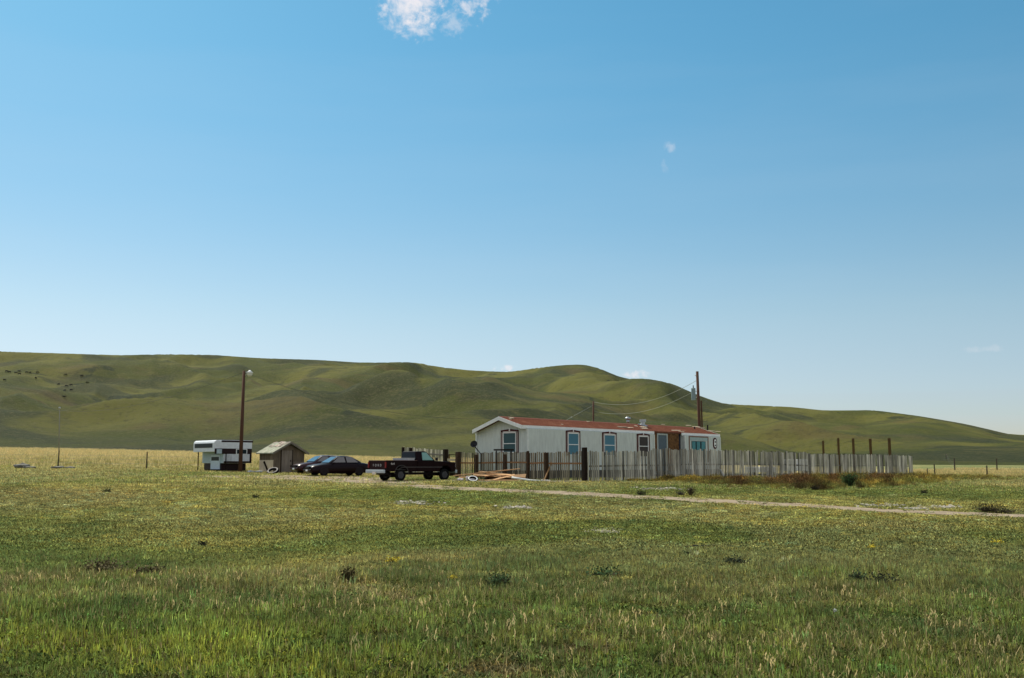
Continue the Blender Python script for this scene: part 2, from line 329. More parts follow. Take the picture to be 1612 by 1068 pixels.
def land_mat(name, far):
    m = bpy.data.materials.new(name); m.use_nodes = True; t = m.node_tree; b = t.nodes['Principled BSDF']; l = t.links.new
    b.inputs['Roughness'].default_value = .95; b.inputs['Specular IOR Level'].default_value = .1
    g = N(t, 'ShaderNodeNewGeometry')
    def noise(scale, det, sx=1, sy=1, rough=.6, dist=0):
        mp = N(t, 'ShaderNodeMapping'); mp.inputs['Scale'].default_value = (sx, sy, 1); l(g.outputs['Position'], mp.inputs['Vector'])
        n = N(t, 'ShaderNodeTexNoise'); n.inputs['Scale'].default_value = scale; n.inputs['Detail'].default_value = det; n.inputs['Roughness'].default_value = rough
        n.inputs['Distortion'].default_value = dist; l(mp.outputs[0], n.inputs['Vector']); return n.outputs['Fac']
    def ramp(fac, a, b_):
        r = N(t, 'ShaderNodeMapRange', interpolation_type='SMOOTHSTEP'); l(fac, r.inputs['Value']); r.inputs['From Min'].default_value = a; r.inputs['From Max'].default_value = b_; return r.outputs[0]
    def mix(fac, a, b_, typ='MIX'):
        x = N(t, 'ShaderNodeMix', data_type='RGBA', blend_type=typ)
        if isinstance(fac, float): x.inputs[0].default_value = fac
        else: l(fac, x.inputs[0])
        for i, c in ((6, a), (7, b_)):
            if isinstance(c, tuple): x.inputs[i].default_value = (*c, 1)
            else: l(c, x.inputs[i])
        return x.outputs[2]
    def mul(a, b_):
        x = N(t, 'ShaderNodeMath', operation='MULTIPLY'); l(a, x.inputs[0])
        if isinstance(b_, float): x.inputs[1].default_value = b_
        else: l(b_, x.inputs[1])
        return x.outputs[0]
    if far:
        c = mix(ramp(noise(.010, 4, 1, .6), .42, .58), (.062, .072, .014), (.122, .118, .024))       # green / cured grass
        c = mix(mul(ramp(noise(.013, 4, .8, 1.0, .5, .6), .50, .60), .85), c, (.038, .047, .018))         # sagebrush patches, darkened to double as shade on the slopes
        c = mix(mul(ramp(noise(.008, 5, 1, 1, .6, 1.2), .55, .66), .55), c, (.112, .080, .031))       # tawny
        c = mix(mul(ramp(noise(.035, 4, 1, .5, .6, .5), .62, .68), .8), c, (.021, .031, .015))
        c = mix(mul(ramp(noise(.045, 5, .7, 1.1, .65, .6), .50, .66), .45), c, (.045, .050, .022))
        c = mix(mul(ramp(noise(.05, 4, .7, 1.1, .65, .6), .56, .70), .4), c, (.150, .130, .040))
        c = mix(mul(ramp(noise(.28, 5, 1, .8, .8), .50, .70), .6), c, (.026, .029, .016))
        c = mix(mul(ramp(noise(.7, 4, 1, .7, .8), .48, .68), .5), c, (.15, .13, .058))
    else:
        at_ = N(t, 'ShaderNodeAttribute', attribute_name='mix'); sp = N(t, 'ShaderNodeSeparateColor'); l(at_.outputs['Color'], sp.inputs[0])
        c = mix(ramp(noise(.12, 4), .40, .62), (.150, .170, .056), (.235, .220, .085))
        c = mix(mul(ramp(noise(1.3, 5, 1, .8, .7), .50, .68), .6), c, (.090, .088, .036))
        c = mix(mul(ramp(noise(3.1, 5, 1, 1, .75), .56, .70), .6), c, (.29, .25, .12))
        c = mix(mul(ramp(noise(9, 4, 1, 1, .75), .55, .75), .35), c, (.045, .048, .02))
        c = mix(sp.outputs[0], c, mix(ramp(noise(.9, 4, 1, .35, .7), .35, .65), (.27, .22, .085), (.37, .30, .125)))       # hay
        c = mix(sp.outputs[1], c, mix(ramp(noise(1.2, 5, 1, 1, .7), .35, .65), (.20, .155, .105), (.31, .25, .18)))     # bare dirt
        c = mix(sp.outputs[2], c, (.085, .070, .040))                        # soil under the tall near grass
    l(c, b.inputs['Base Color'])
    bp = N(t, 'ShaderNodeBump'); bp.inputs['Strength'].default_value = .8 if far else .7
    bp.inputs['Distance'].default_value = 2.2 if far else .05
    l(noise(.5 if far else 9, 8, 1, 1, .82), bp.inputs['Height']); l(bp.outputs[0], b.inputs['Normal'])
    return m


def grid_obj(name, X, Y, Z, m, kind='structure', attr=None):
    ny, nx = X.shape; v = np.stack([X, Y, Z], -1).reshape(-1, 3)
    i = np.arange((ny - 1) * (nx - 1)); r = i // (nx - 1); c = i % (nx - 1); a = r * nx + c
    f = np.stack([a, a + 1, a + nx + 1, a + nx], -1)
    me = bpy.data.meshes.new(name); me.vertices.add(len(v)); me.vertices.foreach_set('co', v.ravel().astype(np.float32))
    me.loops.add(f.size); me.loops.foreach_set('vertex_index', f.ravel().astype(np.int32))
    me.polygons.add(len(f)); me.polygons.foreach_set('loop_start', (np.arange(len(f)) * 4).astype(np.int32))
    me.polygons.foreach_set('use_smooth', np.ones(len(f), bool))
    me.update(calc_edges=True); me.materials.append(m)
    if attr is not None:
        ca = me.attributes.new('mix', 'FLOAT_COLOR', 'POINT'); ca.data.foreach_set('color', np.concatenate([attr.reshape(-1, 3), np.ones((len(v), 1))], 1).ravel().astype(np.float32))
    o = bpy.data.objects.new(name, me); COL.objects.link(o); o['kind'] = kind; return o


def project(X, Y, Z):
    """photo pixel of world points"""
    dx = X - EYE.x; dy = Y - EYE.y; dz = Z - EYE.z
    zz = dy * math.cos(PITCH) + dz * math.sin(PITCH); yy = -dy * math.sin(PITCH) + dz * math.cos(PITCH)
    return 806 + F * dx / zz, 534 - F * yy / zz
def haymask(px, Y):
    s_ = np.interp(px, [-900, 0, 230, 330, 430, 560, 640, 760, 1100, 1436, 1500, 1612, 2600], [86, 86, 88, 92, 96, 100, 104, 112, 112, 106, 108, 112, 118])
    e_ = np.interp(px, [-900, 0, 230, 560, 640, 1300, 1436, 1612, 2600], [205, 205, 205, 205, 205, 180, 158, 160, 165])
    n = 4 * np.sin(px * .013) + 3 * np.sin(px * .041 + 2)
    return sst(-2, 9, Y - s_ - n), sst(4, -3, Y - e_ - n)
RT = [(300, 750.0), (330, 748.5), (430, 748.5), (520, 750), (600, 752), (640, 757), (700, 766), (806, 770.5), (920, 775.5), (1034, 781.5), (1100, 785), (1250, 792.5), (1400, 803), (1500, 806.5), (1612, 810.5), (1760, 818)]
RB = [(300, 750.2), (330, 752), (430, 755), (520, 760), (600, 766), (640, 768), (700, 772), (806, 776), (920, 781.5), (1034, 787.5), (1100, 791.5), (1250, 799), (1400, 808.5), (1500, 812), (1612, 816.5), (1760, 825)]
XR = np.arange(300, 1761, 4.)
_rt = [onground(x, float(curve(RT, x)), 20, 95) for x in XR]; _rb = [onground(x, float(curve(RB, x)), 20, 95) for x in XR]
def roadmask(X, Y):
    px = colpx(X, Y); t = np.interp(px, XR, [p.y for p in _rt]); b = np.interp(px, XR, [p.y for p in _rb])
    n = (fbm(X, Y, 1.2, 3, 61) - .5) * 1.5
    return (Y < t + n + .1) & (Y > b + n - .1) & (px > 300) & (px < 1760)

GM = land_mat('pasture', False)
xs = np.concatenate([[-3000, -1500, -700], np.linspace(-300, -70, 40)[:-1], np.arange(-70, 70, .55), np.linspace(70, 300, 40), [700, 1500, 3000]])
ys = np.concatenate([[-3000, -1200, -400], np.linspace(-150, 2, 24)[:-1], np.arange(2, 100, .45), np.linspace(100, 200, 90)])
GX, GY = np.meshgrid(xs, ys); GZ = ground(GX, GY)
px_ = colpx(GX, GY); h0, h1 = haymask(px_, GY)
gm = np.zeros(GX.shape + (3,)); gm[..., 0] = h0 * h1
gm[..., 2] = sst(22, 13, GY) * .7
gobj = grid_obj('ground', GX, GY, GZ, GM, attr=gm)
HM = land_mat('hill_grass', True)
hobj = grid_obj('hills', HX, HY, HZ, HM)
# dirt track
DM = mat('track_dirt', (.21, .16, .11), .95, bump=.8, bscale=9, scale=1.6, col2=(.36, .29, .205), spec=.05)
rows = []
for x, t_, b_ in zip(XR, _rt, _rb):
    n1 = (float(fbm(np.array([t_.x]), np.array([t_.y]), .9, 3, 71)[0]) - .5) * 1.3; n2 = (float(fbm(np.array([b_.x]), np.array([b_.y]), .9, 3, 72)[0]) - .5) * 1.0
    row = []
    for k in range(13):
        f = k / 12; yy = (b_.y + n2) * (1 - f) + (t_.y + n1) * f; xx = b_.x * (1 - f) + t_.x * f
        row.append((xx, yy))
    rows.append(row)
RXY = np.array(rows); RZ = ground(RXY[..., 0], RXY[..., 1]) + .022
road = grid_obj('dirt_track', RXY[..., 0], RXY[..., 1], RZ, DM)

# ------------------------------------------------------------------ materials
M_wall = mat('siding', (.535, .57, .535), .8, var=.13, scale=4, bump=.6, bscale=14, stretch=(1, 1, .22))
M_white = mat('white_paint', (.74, .75, .73), .5, var=.08, scale=3)
M_trim = mat('trim_red', (.060, .010, .009), .8, var=.2, spec=.05)
M_pink = mat('casing', (.52, .46, .43), .6, var=.1)
M_dark = mat('dark_inside', (.012, .008, .010), .5)
M_black = mat('tyre_rubber', (.008, .008, .008), .9, spec=.1)
M_steel = mat('galvanised', (.40, .42, .43), .38, metal=.8, var=.2)
M_osb = mat('bare_board', (.055, .026, .012), .9, scale=5, col2=(.21, .105, .04))
M_wood = mat('lumber', (.40, .235, .115), .8, scale=5, var=.25, bump=.3, tint=True)
M_brownwood = mat('brown_rail', (.22, .115, .055), .85, scale=7, var=.3)
M_darkwood = mat('dark_post', (.013, .007, .004), .85, scale=7, var=.4, bump=.4)
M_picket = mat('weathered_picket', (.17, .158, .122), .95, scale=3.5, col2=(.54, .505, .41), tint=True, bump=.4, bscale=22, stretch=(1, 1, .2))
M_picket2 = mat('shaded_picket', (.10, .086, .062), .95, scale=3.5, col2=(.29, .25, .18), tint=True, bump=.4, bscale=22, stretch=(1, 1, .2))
M_pole = mat('pole_wood', (.085, .042, .028), .85, scale=5, var=.3, bump=.4, stretch=(1, 1, .15))
M_beam = mat('treated_beam', (.085, .05, .018), .8, scale=4, var=.25, stretch=(1, 1, .2))
M_paint = mat('maroon_black_paint', (.008, .002, .003), .35, var=.3, coat=.06, spec=.12)
M_paint2 = mat('dark_maroon_paint', (.030, .004, .007), .3, var=.3, coat=.15, spec=.25)
M_truck = mat('truck_paint', (.008, .0018, .0025), .45, var=.3, coat=.03, spec=.08)
M_gravel = mat('pale_stone', (.42, .38, .31), .9, var=.25, bump=.6, bscale=12)


def glass(name, col, rough=.06, spec=.9, coat=.6):
    m = bpy.data.materials.new(name); m.use_nodes = True; b = m.node_tree.nodes['Principled BSDF']
    b.inputs['Base Color'].default_value = (*col, 1); b.inputs['Roughness'].default_value = rough; b.inputs['Specular IOR Level'].default_value = spec
    b.inputs['Coat Weight'].default_value = coat; b.inputs['Coat Roughness'].default_value = .03
    return m
G_dark = glass('glass_dark', (.010, .020, .024), .35, .1, .0); G_teal = glass('glass_teal', (.02, .10, .13), .15); G_car = glass('car_glass', (.02, .03, .035))
G_blue = glass('glass_blue', (.035, .15, .22), .35, .3, .08); G_side = glass('glass_clear_green', (.20, .36, .32), .3, .3, .1); G_cab = glass('cab_glass', (.006, .008, .014), .3, .12, .0)

# ------------------------------------------------------------------ house
TH = math.atan2(.771, .637)
HA = P(831, 731, 68.0); HA.z = gz(HA.x, HA.y) - .02
house = thing('mobile_home', 'long pale grey single storey home with red brown roof behind the picket fence', 'house', HA, TH)
HM4 = Matrix.Translation(HA) @ Matrix.Rotation(TH, 4, 'Z'); HI = HM4.inverted()
HE = HI @ EYE
def hit(px, py, axis, val):
    d = (HI.to_3x3() @ ray(px, py)); t = (val - HE[axis]) / d[axis]; return HE + d * t
W_ = hit(750.5, 731, 0, 0).y
LEN = hit(1133, 700, 1, 0).x
pa = hit(820.5, 669.5, 0, -.5); pb = hit(785.2, 656.2, 0, -.5); pc = hit(744.5, 677, 0, -.5)   # roof edge at the near gable
eave_z = pa.z; ridge_y, ridge_z = pb.y, pb.z; s1 = (ridge_z - pa.z) / (pb.y - pa.y); s2 = (ridge_z - pc.z) / (pc.y - pb.y)
def roofz(y): return ridge_z - s1 * (ridge_y - y) if y < ridge_y else ridge_z - s2 * (y - ridge_y)
u1 = hit(1029.6, 700, 1, 0).x; u2 = hit(1078, 700, 1, 0).x; u1 -= .05
T = .14; RD = 1.5
m = MB()
def gable(x0, x1, y0=0.0):
    yy = [y0, ridge_y, W_]; top = [(y, roofz(y) - T - .012) for y in yy]
    return m.prism([(y0, 0), (W_, 0)] + [top[2], top[1], top[0]], x0, x1, 'x')
gable(0, u1); gable(u1 + .002, u2 - .002, RD); gable(u2, LEN)
m.build('wall', M_wall, house)
# vertical corner boards
for x, y in ((-.01, -.01), (-.01, W_ + .01), (LEN + .01, -.01), (u1 + .01, -.012), (u2 - .01, -.012)):
    c_ = MB(); c_.box((x, y, (roofz(max(0, min(W_, y))) - T) / 2 - .03), (.12, .12, roofz(max(0, min(W_, y))) - T - .08))
    c_.build('corner_board', mat('corner_board_paint', (.62, .65, .61), .7, var=.08), house)
# roof slabs
M_roof = bpy.data.materials.new('red_shingle'); M_roof.use_nodes = True
t = M_roof.node_tree; b = t.nodes['Principled BSDF']; b.inputs['Roughness'].default_value = .9; l = t.links.new; b.inputs['Specular IOR Level'].default_value = .0
tcn = N(t, 'ShaderNodeTexCoord'); br = N(t, 'ShaderNodeTexBrick'); br.inputs['Scale'].default_value = 1; br.inputs['Brick Width'].default_value = .33; br.inputs['Row Height'].default_value = .14
br.inputs['Mortar Size'].default_value = .012; br.inputs['Color1'].default_value = (.120, .048, .032, 1); br.inputs['Color2'].default_value = (.158, .066, .044, 1); br.inputs['Mortar'].default_value = (.09, .03, .02, 1)
l(tcn.outputs['Object'], br.inputs['Vector'])
nz = N(t, 'ShaderNodeTexNoise'); nz.inputs['Scale'].default_value = .8; nz.inputs['Detail'].default_value = 8; nz.inputs['Roughness'].default_value = .7
l(tcn.outputs['Object'], nz.inputs['Vector'])
r1 = N(t, 'ShaderNodeMapRange', interpolation_type='SMOOTHSTEP'); l(nz.outputs['Fac'], r1.inputs['Value']); r1.inputs['From Min'].default_value = .52; r1.inputs['From Max'].default_value = .68; r1.inputs['To Max'].default_value = .7
mx = N(t, 'ShaderNodeMix', data_type='RGBA'); l(r1.outputs[0], mx.inputs[0]); l(br.outputs['Color'], mx.inputs[6]); mx.inputs[7].default_value = (.22, .105, .068, 1)
l(mx.outputs[2], b.inputs['Base Color'])
ey = pa.y; by = pc.y
rf = MB()
def slab(x0, x1, ya, yb):
    za, zb = roofz(ya), roofz(yb)
    rf.prism([(ya, za), (yb, zb), (yb, zb - T), (ya, za - T)], x0, x1, 'x')
X0, X1 = -.5, LEN + .35
slab(X0, u1 + .35, ey, ridge_y); slab(u1 + .35, u2 - .25, .30, ridge_y); slab(u2 - .25, X1, ey, ridge_y); slab(X0, X1, ridge_y, by)
roof = rf.build('roof', M_roof, house)
cap = MB(); cap.prism([(ridge_y - .16, roofz(ridge_y - .16) + .012), (ridge_y, ridge_z + .035), (ridge_y + .16, roofz(ridge_y + .16) + .012)], X0 + .02, X1 - .02, 'x'); cap.build('ridge_cap', mat('ridge_shingle', (.17, .055, .035), .9), roof)
# fascia: rake boards at the near gable, eave boards along the long side
fz = .24
fs = MB()
def rake(x, ya, yb):
    za, zb = roofz(ya), roofz(yb)
    fs.prism([(ya, za + .012), (yb, zb + .012), (yb, zb - fz), (ya, za - fz)], x - .03, x + .01, 'x')
rake(X0 - .012, ey - .03, ridge_y); rake(X0 - .012, ridge_y, by + .03); rake(X1 + .02, ey - .03, ridge_y); rake(X1 + .02, ridge_y, by + .03)
for a, b_ in ((X0 + .01, u1 + .34), (u2 - .24, X1)):
    fs.box(((a + b_) / 2, ey - .02, roofz(ey) - fz / 2 + .004), (b_ - a, .035, fz))
fs.box(((X0 + X1) / 2, by + .02, roofz(by) - fz / 2), (X1 - X0, .035, fz))
fs.build('fascia', M_white, house)
# strips of bare board where the shingles and fascia are torn, pale debris lying on the shingles
def onroof(px, py):
    # intersect with the front slope
    d = HI.to_3x3() @ ray(px, py); t_ = (ridge_z - s1 * ridge_y + s1 * HE.y - HE.z) / (d.z - s1 * d.y); return HE + d * t_
for (px, py, lx, ly) in ((804.5, 658.6, .7, .35), (803, 660.5, .25, .2), (925, 664.5, .35, .2), (978, 673, 1.7, .28), (990, 674, 1.2, .2), (1001, 671.5, .6, .22), (1014, 675.2, 1.5, .3), (1012, 673.0, 1.2, .26), (1043, 669, .7, .2),
                          (1083, 670.5, 1.5, .25), (1095, 672.5, 2.0, .3), (1104, 674.5, 1.6, .3), (1118, 679.2, 2.0, .22), (1129, 680, 1.3, .2), (1062, 678.2, 2.2, .16), (1072, 680.0, 1.6, .12), (885, 669, .3, .2)):
    q = onroof(px, py)
    rot = Matrix.Rotation(math.atan(s1), 3, 'X') @ Matrix.Rotation(random.uniform(-.2, .2), 3, 'Z')
    db = MB(); db.tint = random.uniform(.2, .8); a_ = rot @ Vector((1, 0, 0)); db.box((q.x, q.y, q.z + .03), (lx * .55, ly * .7, .025), rot); db.box((q.x + lx * .25, q.y + random.uniform(-.08, .08), q.z + .036), (lx * .35, ly * .5, .025), rot)
    db.build('loose_patch', mat('bare_sheathing', (.50, .40, .29), .85, scale=4, var=.25, tint=True), roof)
# vents on the roof
vt = MB(); q = onroof(988.5, 664.5); vt.tube([(q.x, q.y, q.z - .1), (q.x, q.y, q.z + .18)], .13, 12); vt.tube([(q.x, q.y, q.z + .18), (q.x, q.y, q.z + .24), (q.x, q.y, q.z + .36), (q.x, q.y, q.z + .42)], [.16, .25, .22, .06], 14)
vt.build('roof_vent', M_steel, house, smooth=True)
vt = MB(); q = onroof(1012, 670.5); vt.tube([(q.x, q.y, q.z - .1), (q.x, q.y, q.z + .30)], .19, 12); vt.tube([(q.x, q.y, q.z + .30), (q.x, q.y, q.z + .52)], .27, 12); vt.box((q.x, q.y, q.z + .05), (.7, .6, .05), Matrix.Rotation(math.atan(s1), 3, 'X'))
vt.build('chimney_pipe', M_steel, house)
for (px, py, h_) in ((1114, 677, .45), (1093.5, 675.5, .2)):
    q = onroof(px, py); vt = MB(); vt.tube([(q.x, q.y, q.z - .05), (q.x, q.y, q.z + h_)], .07, 8); vt.build('vent_pipe', M_dark, house)


def window(face, xa, xb, ya, yb, gl, py_mid=None, px_out=None, sill=None, curtain=None):
    """face 0 = near gable (x=0), 1 = long wall (y=0); pixel extents of the white sash frame"""
    a = hit(xa, (ya + yb) / 2, face, 0); b_ = hit(xb, (ya + yb) / 2, face, 0); tp = hit((xa + xb) / 2, ya, face, 0).z; bt = hit((xa + xb) / 2, yb, face, 0).z
    k = 1 - face; u_a, u_b = a[k], b_[k]
    if face == 1: s_, e_ = u_a, u_b
    else: s_, e_ = u_b, u_a
    def bx(mb, ua, ub, z0, z1, o0, o1):
        if face == 1: mb.box2((ua, -o0, z0), (ub, -o1, z1))
        else: mb.box2((-o0, ua, z0), (-o1, ub, z1))
    Wd = e_ - s_; H_ = tp - bt
    root = MB(); fw = .055; mid = bt + H_ * (.44 if py_mid is None else py_mid)
    for z0, z1 in ((bt, bt + fw), (tp - fw, tp), (mid - fw / 2, mid + fw / 2)): bx(root, s_ + fw, e_ - fw, z0, z1, .0, .065)
    for ua, ub in ((s_, s_ + fw), (e_ - fw, e_)): bx(root, ua, ub, bt, tp, .0, .066)
    fr = root.build('window', M_white, house)
    g = MB(); bx(g, s_ + fw * .7, e_ - fw * .7, bt + fw * .7, tp - fw * .7, .004, .028); g.build('pane', gl, fr)
    if px_out:
        tr = MB(); ca = MB(); gz_ = .045; ow = px_out
        for sgn, edge in ((-1, s_), (1, e_)):
            i0 = edge + sgn * .004; i1 = edge + sgn * .05; i2 = edge + sgn * .13; i3 = edge + sgn * ow
            bx(tr, min(i0, i1), max(i0, i1), bt, tp + .05, .0, .045)
            bx(ca, min(i1, i2), max(i1, i2), bt, tp + .02, .0, .04)
            bx(tr, min(i2, i3), max(i2, i3), bt - .05, tp + .07, .0, .05)
        mid_u = (s_ + e_) / 2
        for sgn in (-1, 1):   # arched head in two pieces, key block between them
            xa_, xb_ = mid_u + sgn * .055, (s_ - ow if sgn < 0 else e_ + ow)
            poly = [(xa_, tp + .09), (xb_, tp + .072), (xb_, tp + .15), (xa_, tp + .23)]
            if face == 1: tr.prism([(p[0], p[1]) for p in poly], -.0, -.052, 'y')
            else: tr.prism([(p[0], p[1]) for p in poly], .0, -.052, 'x')
        bx(ca, s_ + .0, e_ - .0, tp + .004, tp + .085, .0, .042)
        tr.build('trim', M_trim, fr); ca.build('casing', M_pink, fr)
        kb = MB(); bx(kb, mid_u - .05, mid_u + .05, tp + .09, tp + .27, .0, .06); kb.build('key_block', M_white, fr)
    return fr
window(0, 792.5, 813, 681, 713, glass('gable_glass', (.025, .075, .085), .35, .25, .05), .45, .20)
window(1, 893.4, 910.3, 682, 717, G_blue, .48, .21)
window(1, 950.4, 967.8, 684.5, 718, G_blue, .5, .21)
window(1, 1005, 1019.9, 687, 720, glass('glass_maroon', (.014, .004, .005), .3, .2, .05), .52, .24)
# small round headed window near the far end
a = hit(1122.3, 698, 1, 0).x; b_ = hit(1128, 698, 1, 0).x; z0 = hit(1125, 707, 1, 0).z; z1 = hit(1125, 689.5, 1, 0).z
def oval(u0, u1_, za, zb, n=10):
    r_ = (u1_ - u0) / 2; c = (u0 + u1_) / 2; return [(c - r_ * math.cos(math.pi * k / n), zb - r_ + r_ * math.sin(math.pi * k / n)) for k in range(n + 1)] + [(c + r_ * math.cos(math.pi * k / n), za + r_ - r_ * math.sin(math.pi * k / n)) for k in range(n + 1)]
ov = MB(); ov.prism(oval(a, b_, z0, z1), 0, -.045, 'y'); w0 = ov.build('window', M_trim, house)
ov = MB(); ov.prism(oval(a + .13, b_ - .13, z0 + .13, z1 - .13), 0, -.06, 'y'); ov.build('frame', M_white, w0)
ov = MB(); ov.box2((a + .22, 0, z0 + .25), (b_ - .22, -.068, (z0 + z1) / 2 - .12)); ov.build('pane', G_dark, w0); ov = MB(); ov.box2((a + .22, 0, (z0 + z1) / 2 + .05), (b_ - .22, -.068, z1 - .3)); ov.build('pane', G_dark, w0)
# porch recess: back wall pieces
def hr(px, py): return hit(px, py, 1, RD)
d0, d1, d2, d3 = hit(1031.2, 700, 1, .35).x, hit(1034.4, 700, 1, .35).x, hit(1051, 700, 1, .35).x, hit(1069, 700, 1, .35).x
ztop = roofz(.35) - T - .03
po = MB(); po.box2((u1 + .02, .36, .5), (d1, .44, ztop)); po.build('porch_board', M_osb, house); po = MB(); po.box2((d2, .36, .5), (d3, .44, ztop)); po.build('porch_board', M_osb, house)
po = MB(); po.box2((d3, .36, .5), (u2 - .09, .44, ztop)); po.build('tarp_panel', mat('blue_tarp', (.014, .020, .038), .6), house)
po = MB(); zt = hit(1043, 683, 1, .35).z
for q0, q1, r0, r1_ in ((d1 + .004, d1 + .16, .5, zt), (d2 - .16, d2 - .004, .5, zt), (d1 + .16, d2 - .16, zt - .12, zt)): po.box2((q0, .33, r0), (q1, .43, r1_))
dr = po.build('porch_door', mat('door_frame_paint', (.38, .42, .40), .6), house)
po = MB(); po.box2((d1 + .15, .37, .5), (d2 - .15, .40, zt - .11)); po.build('screen', mat('screen_blue', (.085, .115, .14), .5), dr)
po = MB(); po.box2((u1 + .02, .39, zt + .004), (u2 - .09, .43, ztop + .02)); po.build('porch_header', mat('header_board', (.22, .20, .14), .8), house)
# far section: framed opening with teal curtains
a = hit(1084.5, 705, 1, 0).x; b_ = hit(1115, 705, 1, 0).x; z1 = hit(1100, 687.0, 1, 0).z; z0 = 1.2
fr = MB(); fr.box2((a, 0, z0), (a + .12, -.04, z1)); fr.box2((b_ - .12, 0, z0), (b_, -.04, z1)); fr.box2((a + .12, 0, z1 - .1), (b_ - .12, -.042, z1)); wf = fr.build('window', mat('brown_frame', (.20, .12, .08), .7), house)
c0 = hit(1088.5, 705, 1, 0).x; c1 = hit(1110.5, 705, 1, 0).x; zc = hit(1100, 694, 1, 0).z
fr = MB(); fr.box2((a + .12, 0, zc), (b_ - .12, -.02, z1 - .1)); fr.build('head_panel', mat('pale_panel', (.33, .42, .42), .7), wf)
fr = MB(); fr.box2((c0, -.004, z0), (c1, -.03, zc - .05)); fr.build('pane', G_dark, wf)
cu = MB(); n = 26
for (p0, p1) in ((c0 + .05, c0 + .62), (c0 + .82, c0 + 1.42), (c1 - .78, c1 - .10)):
    ra = [[(p0 + (p1 - p0) * k / n, -.05 - .018 * math.sin(k * 1.7), zz) for k in range(n + 1)] for zz in (z0, zc - .08)]; cu.grid(ra)
cu.build('curtain', mat('teal_curtain', (.10, .27, .30), .8), wf)

# skirting under the siding, colour darkened to stand for shadow behind the pickets
sk = MB(); sk.box2((-.02, -.02, -.1), (u1 - .07, W_ + .02, .62)); sk.box2((u2 + .07, -.02, -.1), (LEN + .02, W_ + .02, .62)); sk.build('skirting', mat('skirting_paint', (.085, .080, .070), .9), house)

# ------------------------------------------------------------------ fences
def fence(name, label, p0, p1, h0, h1, mp, rails, posts, step=.145, wid=.095, tops=None, gapx=None, mr=None, pm=None, lean=.015, post_out=-1, over=.06, group=None):
    """picket fence from p0 to p1; rails: list of height fractions; posts: [(t, width, height factor)]"""
    p0 = Vector((p0[0], p0[1], 0)); p1 = Vector((p1[0], p1[1], 0)); d = (p1 - p0); LL = d.length; d.normalize()
    nrm = Vector((d.y, -d.x, 0));
    if (nrm.dot(Vector((0, 0, 0)) - p0)) < 0: nrm = -nrm      # towards the camera
    base = gz(p0.x, p0.y); root = thing(name, label, 'fence', (p0.x, p0.y, base), group=group)
    def pt(s_): q = p0 + d * s_; return Vector((q.x, q.y, gz(q.x, q.y)))
    def hh(s_):
        f = s_ / LL
        if tops: return float(np.interp(f, [t_[0] for t_ in tops], [t_[1] for t_ in tops]))
        return h0 + (h1 - h0) * f
    bays = sorted(t_[0] for t_ in posts) if posts else []
    edges = [0.] + [b * LL for b in bays if .02 < b < .98] + [LL]
    rot = Matrix(((d.x, nrm.x, 0), (d.y, nrm.y, 0), (0, 0, 1)))
    side = post_out
    for e0, e1 in zip(edges[:-1], edges[1:]):
        mb = MB(); s_ = e0 + .02; tone = random.uniform(.40, .56)
        while s_ < e1 - .02:
            ww = wid * random.uniform(.70, 1.12)
            if gapx is None or random.random() > gapx:
                q = pt(s_); h_ = hh(s_) * random.uniform(.965, 1.025); mb.tint = min(1, max(0, tone + random.gauss(0, .30)))
                r_ = rot @ Matrix.Rotation(random.gauss(0, lean), 3, 'Y')
                c = q + Vector((0, 0, h_ / 2 - .03)) - nrm * (side * .03)
                mb.box(c, (ww, .02, h_ + .06), r_)
            s_ += step * random.uniform(.92, 1.08)
        mb.build('picket_panel', mp, root, world=True)
        for rr in rails:
            ra = MB(); a_ = pt(e0); b2 = pt(e1); a_.z += rr * hh(e0) + random.uniform(-.04, .04); b2.z += rr * hh(e1) + random.uniform(-.04, .04)
            c = (a_ + b2) / 2 + nrm * (side * .012); dv = (b2 - a_); lx = dv.length - .01; dv.normalize()
            r_ = Matrix((dv, nrm, dv.cross(nrm))).transposed(); ra.box(c, (lx, .045, .10), r_); ra.build('rail', mr or M_brownwood, root, world=True)
    for (t_, wd, hf) in posts:
        q = pt(min(max(t_, 0), 1) * LL); h_ = hh(t_ * LL) * hf; mb = MB()
        r_ = rot @ Matrix.Rotation(random.gauss(0, .008), 3, 'Y') @ Matrix.Rotation(random.gauss(0, .006), 3, 'X')
        mb.box(q + Vector((0, 0, h_ / 2 - .1)) + nrm * (side * (.035 + wd / 2)), (wd, wd, h_ + .2), r_)
        mb.build('post', M_darkwood if (pm is None or hf > 1.1) else pm, root, world=True, bevel=.012)
    return root
def fpt(px, Y): p = P(px, 731, Y); return (p.x, Y)
A = fpt(722, 70.5); B = fpt(925, 60.0); C_ = fpt(1436, 85.5)
def tfrac(px, p0, p1):
    k = (px - 806) / F * math.cos(PITCH); return (p0[0] - k * p0[1]) / (k * (p1[1] - p0[1]) - (p1[0] - p0[0]))
def posts_px(lst, p0, p1): return [(tfrac(x, p0, p1), wd, hf) for x, wd, hf in lst]
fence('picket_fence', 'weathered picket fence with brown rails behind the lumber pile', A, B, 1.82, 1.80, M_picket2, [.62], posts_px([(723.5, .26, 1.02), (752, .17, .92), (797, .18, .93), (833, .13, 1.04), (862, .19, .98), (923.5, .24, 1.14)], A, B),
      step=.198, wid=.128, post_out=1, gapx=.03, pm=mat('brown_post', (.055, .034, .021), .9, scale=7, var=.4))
top2 = [(0, 1.82), (tfrac(1000, B, C_), 1.84), (tfrac(1022, B, C_), 1.86), (tfrac(1027, B, C_), 2.04), (tfrac(1150, B, C_), 2.02), (tfrac(1270, B, C_), 1.93), (tfrac(1278, B, C_), 1.82), (1, 1.80)]
